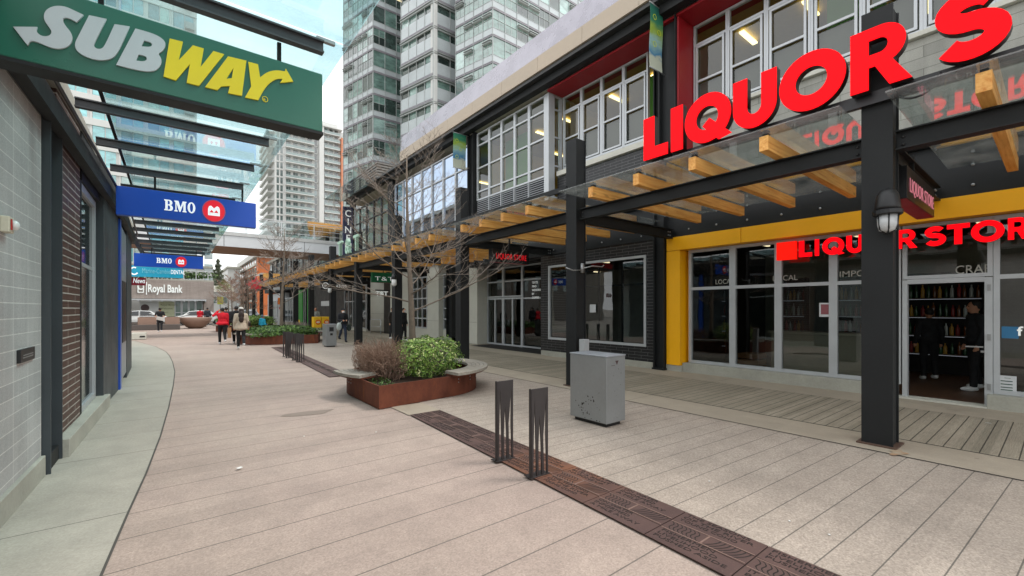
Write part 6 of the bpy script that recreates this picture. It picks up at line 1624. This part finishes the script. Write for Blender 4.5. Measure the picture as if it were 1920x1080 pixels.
def person(px, py, face, label, H=1.68, top='#222222', bottom='#17181c', hair='#1b1512', stride=.25, arms=('down','down'), coat=0.0, shoes='#d8d8d8', long_hair=False, mask=False, sit=False, short=False, hood=False, pos=None, sk=skin, hat=None, sleeve_short=False):
    """faces local +Y; face = heading angle (0 looks along +Y, 180 towards the viewer)"""
    x, y = pos or G(px, py)
    t = thing('person', label, 'person', (x, y, .016), R(-face)); k = H/1.70
    S = lambda *p: Vector(p)*k
    hipz = .90; s_ = stride
    if sit: hipz = .48
    hips = [S(-.085,0,hipz), S(.085,0,hipz)]
    if sit: knees = [S(-.1,.42,.46), S(.1,.42,.46)]; ank = [S(-.1,.42,.09), S(.1,.45,.09)]
    else: knees = [S(-.088,s_*.42,.49), S(.088,-s_*.15,.48)]; ank = [S(-.08,s_*.5,.09), S(.08,-s_*.9,.09+abs(s_)*.45)]
    dz = hipz-.90
    chest, neck, head = S(0,0,1.28+dz), S(0,.0,1.43+dz), S(0,.015,1.575+dz)
    sh = [S(-.175,0,1.385+dz), S(.175,0,1.385+dz)]
    el, wr = [], []
    for i, a in enumerate(arms):
        q = -1 if i == 0 else 1
        if a == 'down': el.append(S(q*.225,-.03,1.12+dz)); wr.append(S(q*.235,.05,.87+dz))
        elif a == 'swing': el.append(S(q*.23,-.12,1.14+dz)); wr.append(S(q*.24,-.10,.90+dz))
        elif a == 'front': el.append(S(q*.235,.0,1.12+dz)); wr.append(S(q*.10,.22,1.10+dz))
        elif a == 'back': el.append(S(q*.26,-.08,1.13+dz)); wr.append(S(q*.06,-.16,.97+dz))
        elif a == 'head': el.append(S(q*.34,.06,1.33+dz)); wr.append(S(q*.15,.13,1.53+dz))
        elif a == 'carry': el.append(S(q*.23,-.02,1.12+dz)); wr.append(S(q*.26,.04,.88+dz))
        elif a == 'push': el.append(S(q*.22,.08,1.14+dz)); wr.append(S(q*.18,.38,1.05+dz))
    b = MB()
    for i in range(2):
        limb(b, [hips[i], knees[i], ank[i]], [.078*k,.052*k,.036*k])
        f = ank[i]; b.ball(f+S(0,.06,-.05), (.042*k,.12*k,.04*k))
        limb(b, [sh[i], el[i], wr[i]], [.048*k,.038*k,.027*k])
        d = (wr[i]-el[i]).normalized(); pc = wr[i]+d*.05*k
        b.ball(pc, (.034*k,.034*k,.045*k)); u = d.orthogonal().normalized(); 
        for j in range(4):
            o_ = u*(j-1.5)*.018*k; L_ = (.07,.08,.075,.06)[j]*k; b.tube([pc+o_, pc+o_+d*L_*.6, pc+o_+d*L_+Vector((0,.012,0))], [.010*k,.009*k,.007*k], 6)
        b.tube([pc, pc+u*.035*k+d*.01*k, pc+u*.045*k+d*.035*k], [.012*k,.010*k,.008*k], 6)
    b.ball(S(0,0,hipz+.06), (.155*k,.11*k,.12*k)); b.ball(S(0,0,hipz+.2), (.135*k,.095*k,.15*k)); b.ball(chest, (.165*k,.11*k,.17*k)); b.ball(S(0,0,1.37+dz), (.17*k,.085*k,.07*k))
    limb(b, [neck-S(0,0,.05), neck+S(0,.01,.06)], [.056*k,.05*k]); b.ball(head, (.074*k,.092*k,.112*k), 14, 10); b.ball(head+S(0,.03,-.06), (.052*k,.06*k,.055*k))
    b.ball(head+S(0,.092,-.01), (.012*k,.018*k,.022*k)); 
    for q in (-1, 1): b.ball(head+S(q*.076,0,-.005), (.010*k,.02*k,.03*k))
    body = remesh(b, 'body', sk, t, .011*k, 2)
    m = MB()
    for q in (-1,1): m.ball(head+S(q*.03,.083,.012), (.012*k,.007*k,.008*k), 8, 6)
    m.build('eyes', M('dark eye', '#1a1512', .2), t, True, True)
    m = MB(); m.ball(head+S(0,.082,-.058), (.022*k,.008*k,.006*k), 8, 6); m.build('mouth', M('lip', '#8f4b42', .5), t, True, True)
    # clothes
    m = MB()
    for i in range(2): limb(m, [hips[i], knees[i], ank[i]+S(0,0,.02)], [.098*k,.070*k,.056*k])
    m.ball(S(0,0,hipz+.04), (.175*k,.13*k,.13*k)); remesh(m, 'trousers', M('cloth '+bottom, bottom, .85, 0, .12, 9), t, .016*k)
    m = MB(); th = .018+.012*(coat > 0)
    m.ball(S(0,0,1.38+dz), ((.175+th)*k,(.088+th)*k,(.07+th)*k)); m.ball(chest, ((.17+th)*k,(.115+th)*k,(.17+th)*k)); m.ball(S(0,0,hipz+.2), ((.145+th)*k,(.105+th)*k,.15*k)); m.ball(S(0,0,hipz+.07), ((.16+th)*k,(.12+th)*k,.11*k))
    if coat:
        pr = [((.20+.06*j/5)*1.0, hipz+.12-coat*j/5) for j in range(6)]
        for j, (rr, zz) in enumerate(pr): m.ball(S(0,0,zz), (rr*k,(rr*.72)*k,.09*k))
    for i in range(2):
        if sleeve_short: limb(m, [sh[i], sh[i].lerp(el[i], .8)], [(.058+th*.5)*k,(.055+th*.4)*k])
        else: limb(m, [sh[i], el[i], wr[i]-(wr[i]-el[i]).normalized()*.02*k], [(.056+th*.6)*k,(.048+th*.5)*k,(.038+th*.4)*k])
    if hood: m.ball(S(0,-.07,1.43+dz), (.11*k,.08*k,.08*k))
    remesh(m, 'jacket' if not sleeve_short else 'shirt', M('cloth '+top, top, .85, 0, .1, 8), t, .016*k)
    m = MB(); m.ball(head+S(0,-.022,.028), (.084*k,.092*k,.10*k), 14, 10)
    if long_hair: m.ball(head+S(0,-.065,-.08), (.085*k,.055*k,.14*k)); m.ball(head+S(0,-.125,-.20), (.11*k,.06*k,.17*k)); m.ball(head+S(0,-.15,-.36), (.095*k,.05*k,.14*k))
    remesh(m, 'hair', M('hair '+hair, hair, .6, 0, .3, 30), t, .014*k, 1)
    if hat: m = MB(); m.ball(head+S(0,-.01,.07), (.092*k,.10*k,.075*k), 14, 8); m.build('hat', M('knit '+hat, hat, .9), t, True, True)
    for i in range(2):
        m = MB(); f = ank[i]; m.ball(f+S(0,.055,-.045), (.05*k,.135*k,.048*k)); m.ball(f+S(0,0,-.02), (.05*k,.06*k,.05*k)); remesh(m, 'shoe', M('shoe '+shoes, shoes, .6), t, .012*k, 1)
    if mask: m = MB(); m.ball(head+S(0,.058,-.05), (.062*k,.052*k,.052*k), 12, 8); m.build('face_mask', M('mask cloth', '#dfe2e4', .8), t, True, True)
    return t, wr, k
def held(name, lab, cat, owner, fn):
    """things carried stay things of their own, placed where the hand is"""
    tt, wr, k = owner; mtx = Matrix.Rotation(tt.rotation_euler.z, 4, 'Z'); o = thing(name, lab, cat, tt.location.copy(), tt.rotation_euler.z); fn(o, wr, k); return o
p1 = person(452, 657, 2, 'woman with long dark hair in a beige coat walking away with a dark handbag', 1.66, '#b3a492', '#141417', '#2c1c17', .34, ('down','carry'), .18, '#cfcfcf', True, hat='#c9c6bf', pos=G(452,655))
def f(o, wr, k):
    m = MB(); m.ball(wr[1]+Vector((.03,-.04,.14)), (.05,.12,.11), 14, 10); m.build('bag_body', M('dark leather', '#2a1c1a', .4), o, True, True); m = MB(); m.tube([wr[1]+Vector((.0,.06,.2)), wr[1]+Vector((-.05,.0,.5)), wr[1]+Vector((.0,-.12,.2))], .008, 6); m.build('strap', MATS['dark leather'], o, True, True)
held('handbag', 'dark leather handbag on the shoulder of the woman in the beige coat', 'handbag', p1, f)
p2 = person(417, 648, -3, 'person in a bright red jacket walking away with one arm raised to the head', 1.66, '#d01228', '#131316', '#1a1412', .28, ('head','carry'), .06, '#dadada', pos=G(417,646))
p3 = person(443, 646, 5, 'person in black beside the beige coat carrying a paper bag', 1.74, '#1b1b1f', '#15151a', '#1a1412', .3, ('carry','down'), .02, '#c9c9c9', hood=True, pos=G(443,645))
def f(o, wr, k):
    w = wr[0]; m = MB(); m.box(w.x-.07, w.y-.2, w.z-.62, w.x+.07, w.y+.2, w.z-.16); m.build('bag_body', M('kraft paper', '#a9805a', .8), o, False, True, .008); m = MB(); m.tube([w+Vector((0,-.1,-.16)), w+Vector((0,0,-.02)), w+Vector((0,.1,-.16))], .006, 6); m.build('bag_handle', MATS['kraft paper'], o, True, True)
held('paper_bag', 'brown paper shopping bag hanging from the hand of the person in black', 'bag', p3, f)
person(424, 634, 0, 'person in dark clothing just beyond the red jacket', 1.72, '#24242a', '#1c1c22', '#151110', .2, pos=G(424,632))
person(434, 622, 0, 'small distant person with black backpack between the two walking groups', 1.45, '#20242a', '#1c1c22', '#151110', .1, pos=G(433,622))
p4 = person(300, 624, 178+180, 'person in black T-shirt with hands behind the back holding white papers', 1.70, '#17181b', '#1b1d22', '#1a1412', .08, ('back','back'), 0, '#e2e2e2', sleeve_short=True, pos=G(300,623))
def f(o, wr, k):
    m = MB(); m.obox((wr[1].x*.2, -.22, wr[1].z-.03), (.40,.015,.24), Matrix.Rotation(.25,3,'Y')@Matrix.Rotation(.15,3,'X')); m.build('sheets', lit, o, False, True)
held('papers', 'white papers held behind the back of the person in black T-shirt', 'papers', p4, f)
p5 = person(375, 613, 12, 'distant person in a red jacket bending over a stroller', 1.66, '#c8142a', '#1c1c22', '#1a1412', .15, ('push','push'), .1, pos=G(375,612))
person(388, 612, 10, 'distant person in dark vest and grey sleeves beside the stroller', 1.74, '#363b46', '#1b1d22', '#1a1412', .12, pos=G(389,612))
sx, sy = G(381, 613); t = thing('stroller', 'small dark baby stroller between two distant people', 'stroller', (sx, sy, 0))
m = MB(); m.ball((sx,sy,.65), (.22,.32,.2)); m.build('seat', M('stroller cloth', '#2b2b30', .8), t, True)
m = MB(); m.tube([(sx-.18,sy-.35,1.0),(sx-.18,sy+.3,.2)], .014, 6); m.tube([(sx+.18,sy-.35,1.0),(sx+.18,sy+.3,.2)], .014, 6); m.tube([(sx-.18,sy-.35,1.0),(sx+.18,sy-.35,1.0)], .014, 6); m.tube([(sx-.18,sy-.3,.15),(sx-.18,sy+.1,.6)], .012, 6); m.tube([(sx+.18,sy-.3,.15),(sx+.18,sy+.1,.6)], .012, 6); m.build('frame', alu, t)
for q in (-.18, .18):
    for w_ in (-.3, .3): m = MB(); m.tube([(sx+q-.02,sy+w_,.13),(sx+q+.02,sy+w_,.13)], .115, 14); m.build('wheel', M('tyre', '#161616', .8), t)
p6 = person(643, 641, 175, 'woman in a black jacket and face mask walking towards the viewer with bags', 1.62, '#202227', '#2c3648', '#17181c', .3, ('front','front'), .05, '#1a1a1e', mask=True, hat='#24262b', sk=skin2, pos=G(643,642))
def f(o, wr, k):
    m = MB(); m.ball(wr[1]+Vector((.17,.0,-.28)), (.13,.07,.19), 14, 10); m.build('bag_body', M('pale plastic bag', '#b9c3bf', .5), o, True, True); m = MB(); m.tube([wr[1], wr[1]+Vector((.12,0,-.12))], .012, 6); m.build('bag_handle', MATS['pale plastic bag'], o, True, True)
held('plastic_bag', 'pale plastic bag carried by the masked woman nearer the litter bin', 'bag', p6, f)
def f(o, wr, k):
    m = MB(); m.ball(Vector((-.30,.0,.68)), (.12,.07,.16), 14, 10); m.build('bag_body', M('dark green bag', '#2c3a36', .7), o, True, True); m = MB(); m.tube([Vector((-.27,.02,.82)), Vector((-.22,.0,1.1)), Vector((-.2,0,1.36))], .01, 6); m.build('strap', MATS['dark green bag'], o, True, True)
held('shoulder_bag', 'dark green shoulder bag of the masked woman on her canopy side', 'bag', p6, f)
person(757, 640, 150, 'person in black with face mask half hidden by the bare tree trunk', 1.66, '#141417', '#141417', '#1a1412', .1, mask=True, sk=skin2, pos=(9.05, 20.3))
person(745, 640, 160, 'person with face mask just behind the person in black by the tree trunk', 1.68, '#3a3530', '#26262a', '#6b5a4a', .1, mask=True, sk=skin2, pos=(9.0, 21.6))
pt, _, _ = person(492, 614, 60, 'person in a teal jacket sitting beyond the farther planter', 1.68, '#1289a6', '#2d4250', '#4a5a62', 0, ('front','front'), 0, '#2a2a2a', sit=True, hood=True, pos=(Xat(492,29.5), 29.5))
person(594, 640, 200, 'person in a grey hooded top standing behind the yellow newspaper boxes', 1.7, '#8a8d86', '#2a2a2e', '#4a403a', .05, ('front','front'), hood=True, pos=(Xat(592,29.5), 29.5))

for px, X, lab in ((1742, 13.3, 'dark silhouette of a customer inside the open store door'), (1828, 12.2, 'second shopper in dark clothes inside the store doorway by the door handle')):
    person(0, 0, 60 if px < 1800 else -25, lab, 1.62 if px < 1800 else 1.76, '#17191d', '#121215', '#15110f', .1, pos=(X, Yat(px, X)), sk=skin)

t = thing('picnic_bench', 'small dark bench under the person in the teal jacket', 'bench', (Xat(492,29.5), 29.5, 0))
x0 = Xat(492,29.5); m = MB(); m.box(x0-.7, 29.2, .38, x0+.9, 29.65, .43); m.build('seat', benchwood, t)
for q in (-.6, .75): m = MB(); m.box(x0+q, 29.25, .015, x0+q+.06, 29.6, .38); m.build('leg', steel, t)
# rust wash at the foot of the near posts
for i, (x, y, r_) in enumerate(((6.42, 1.22, .13), (6.45, 6.15, .08))):
    m = MB(); m.add([(x-.12+r_*(1+.4*math.sin(3*a+i))*math.cos(a), y-.1+r_*.5*(1+.3*math.cos(5*a))*math.sin(a), .0175) for a in [k*math.pi/12 for k in range(24)]], [tuple(range(24))])
    rm, nt, out = new_mat('rust wash on concrete') if 'rw' not in MATS else (MATS['rw'], None, None)
    if nt:
        MATS['rw'] = rm; v = worldpos(nt); principled(nt, out, mixc(nt, rng(nt, noise_n(nt, v, 9, 5, .6), .4, .7, 0, 1), srgb('#a59681'), srgb('#a27a58')), .8)
    struct(m.build('pavement', rm))

t = thing('cable_loop', 'black cable loop hanging below the big red S beside the near post', 'cable', (6.3, 1.0, 4.05))
m = MB(); m.tube([(6.31, .98+.19*math.cos(a), 4.08+.19*math.sin(a)) for a in [R(180+15*i) for i in range(13)]], .012, 8); m.build('cable', black_p, t, True)
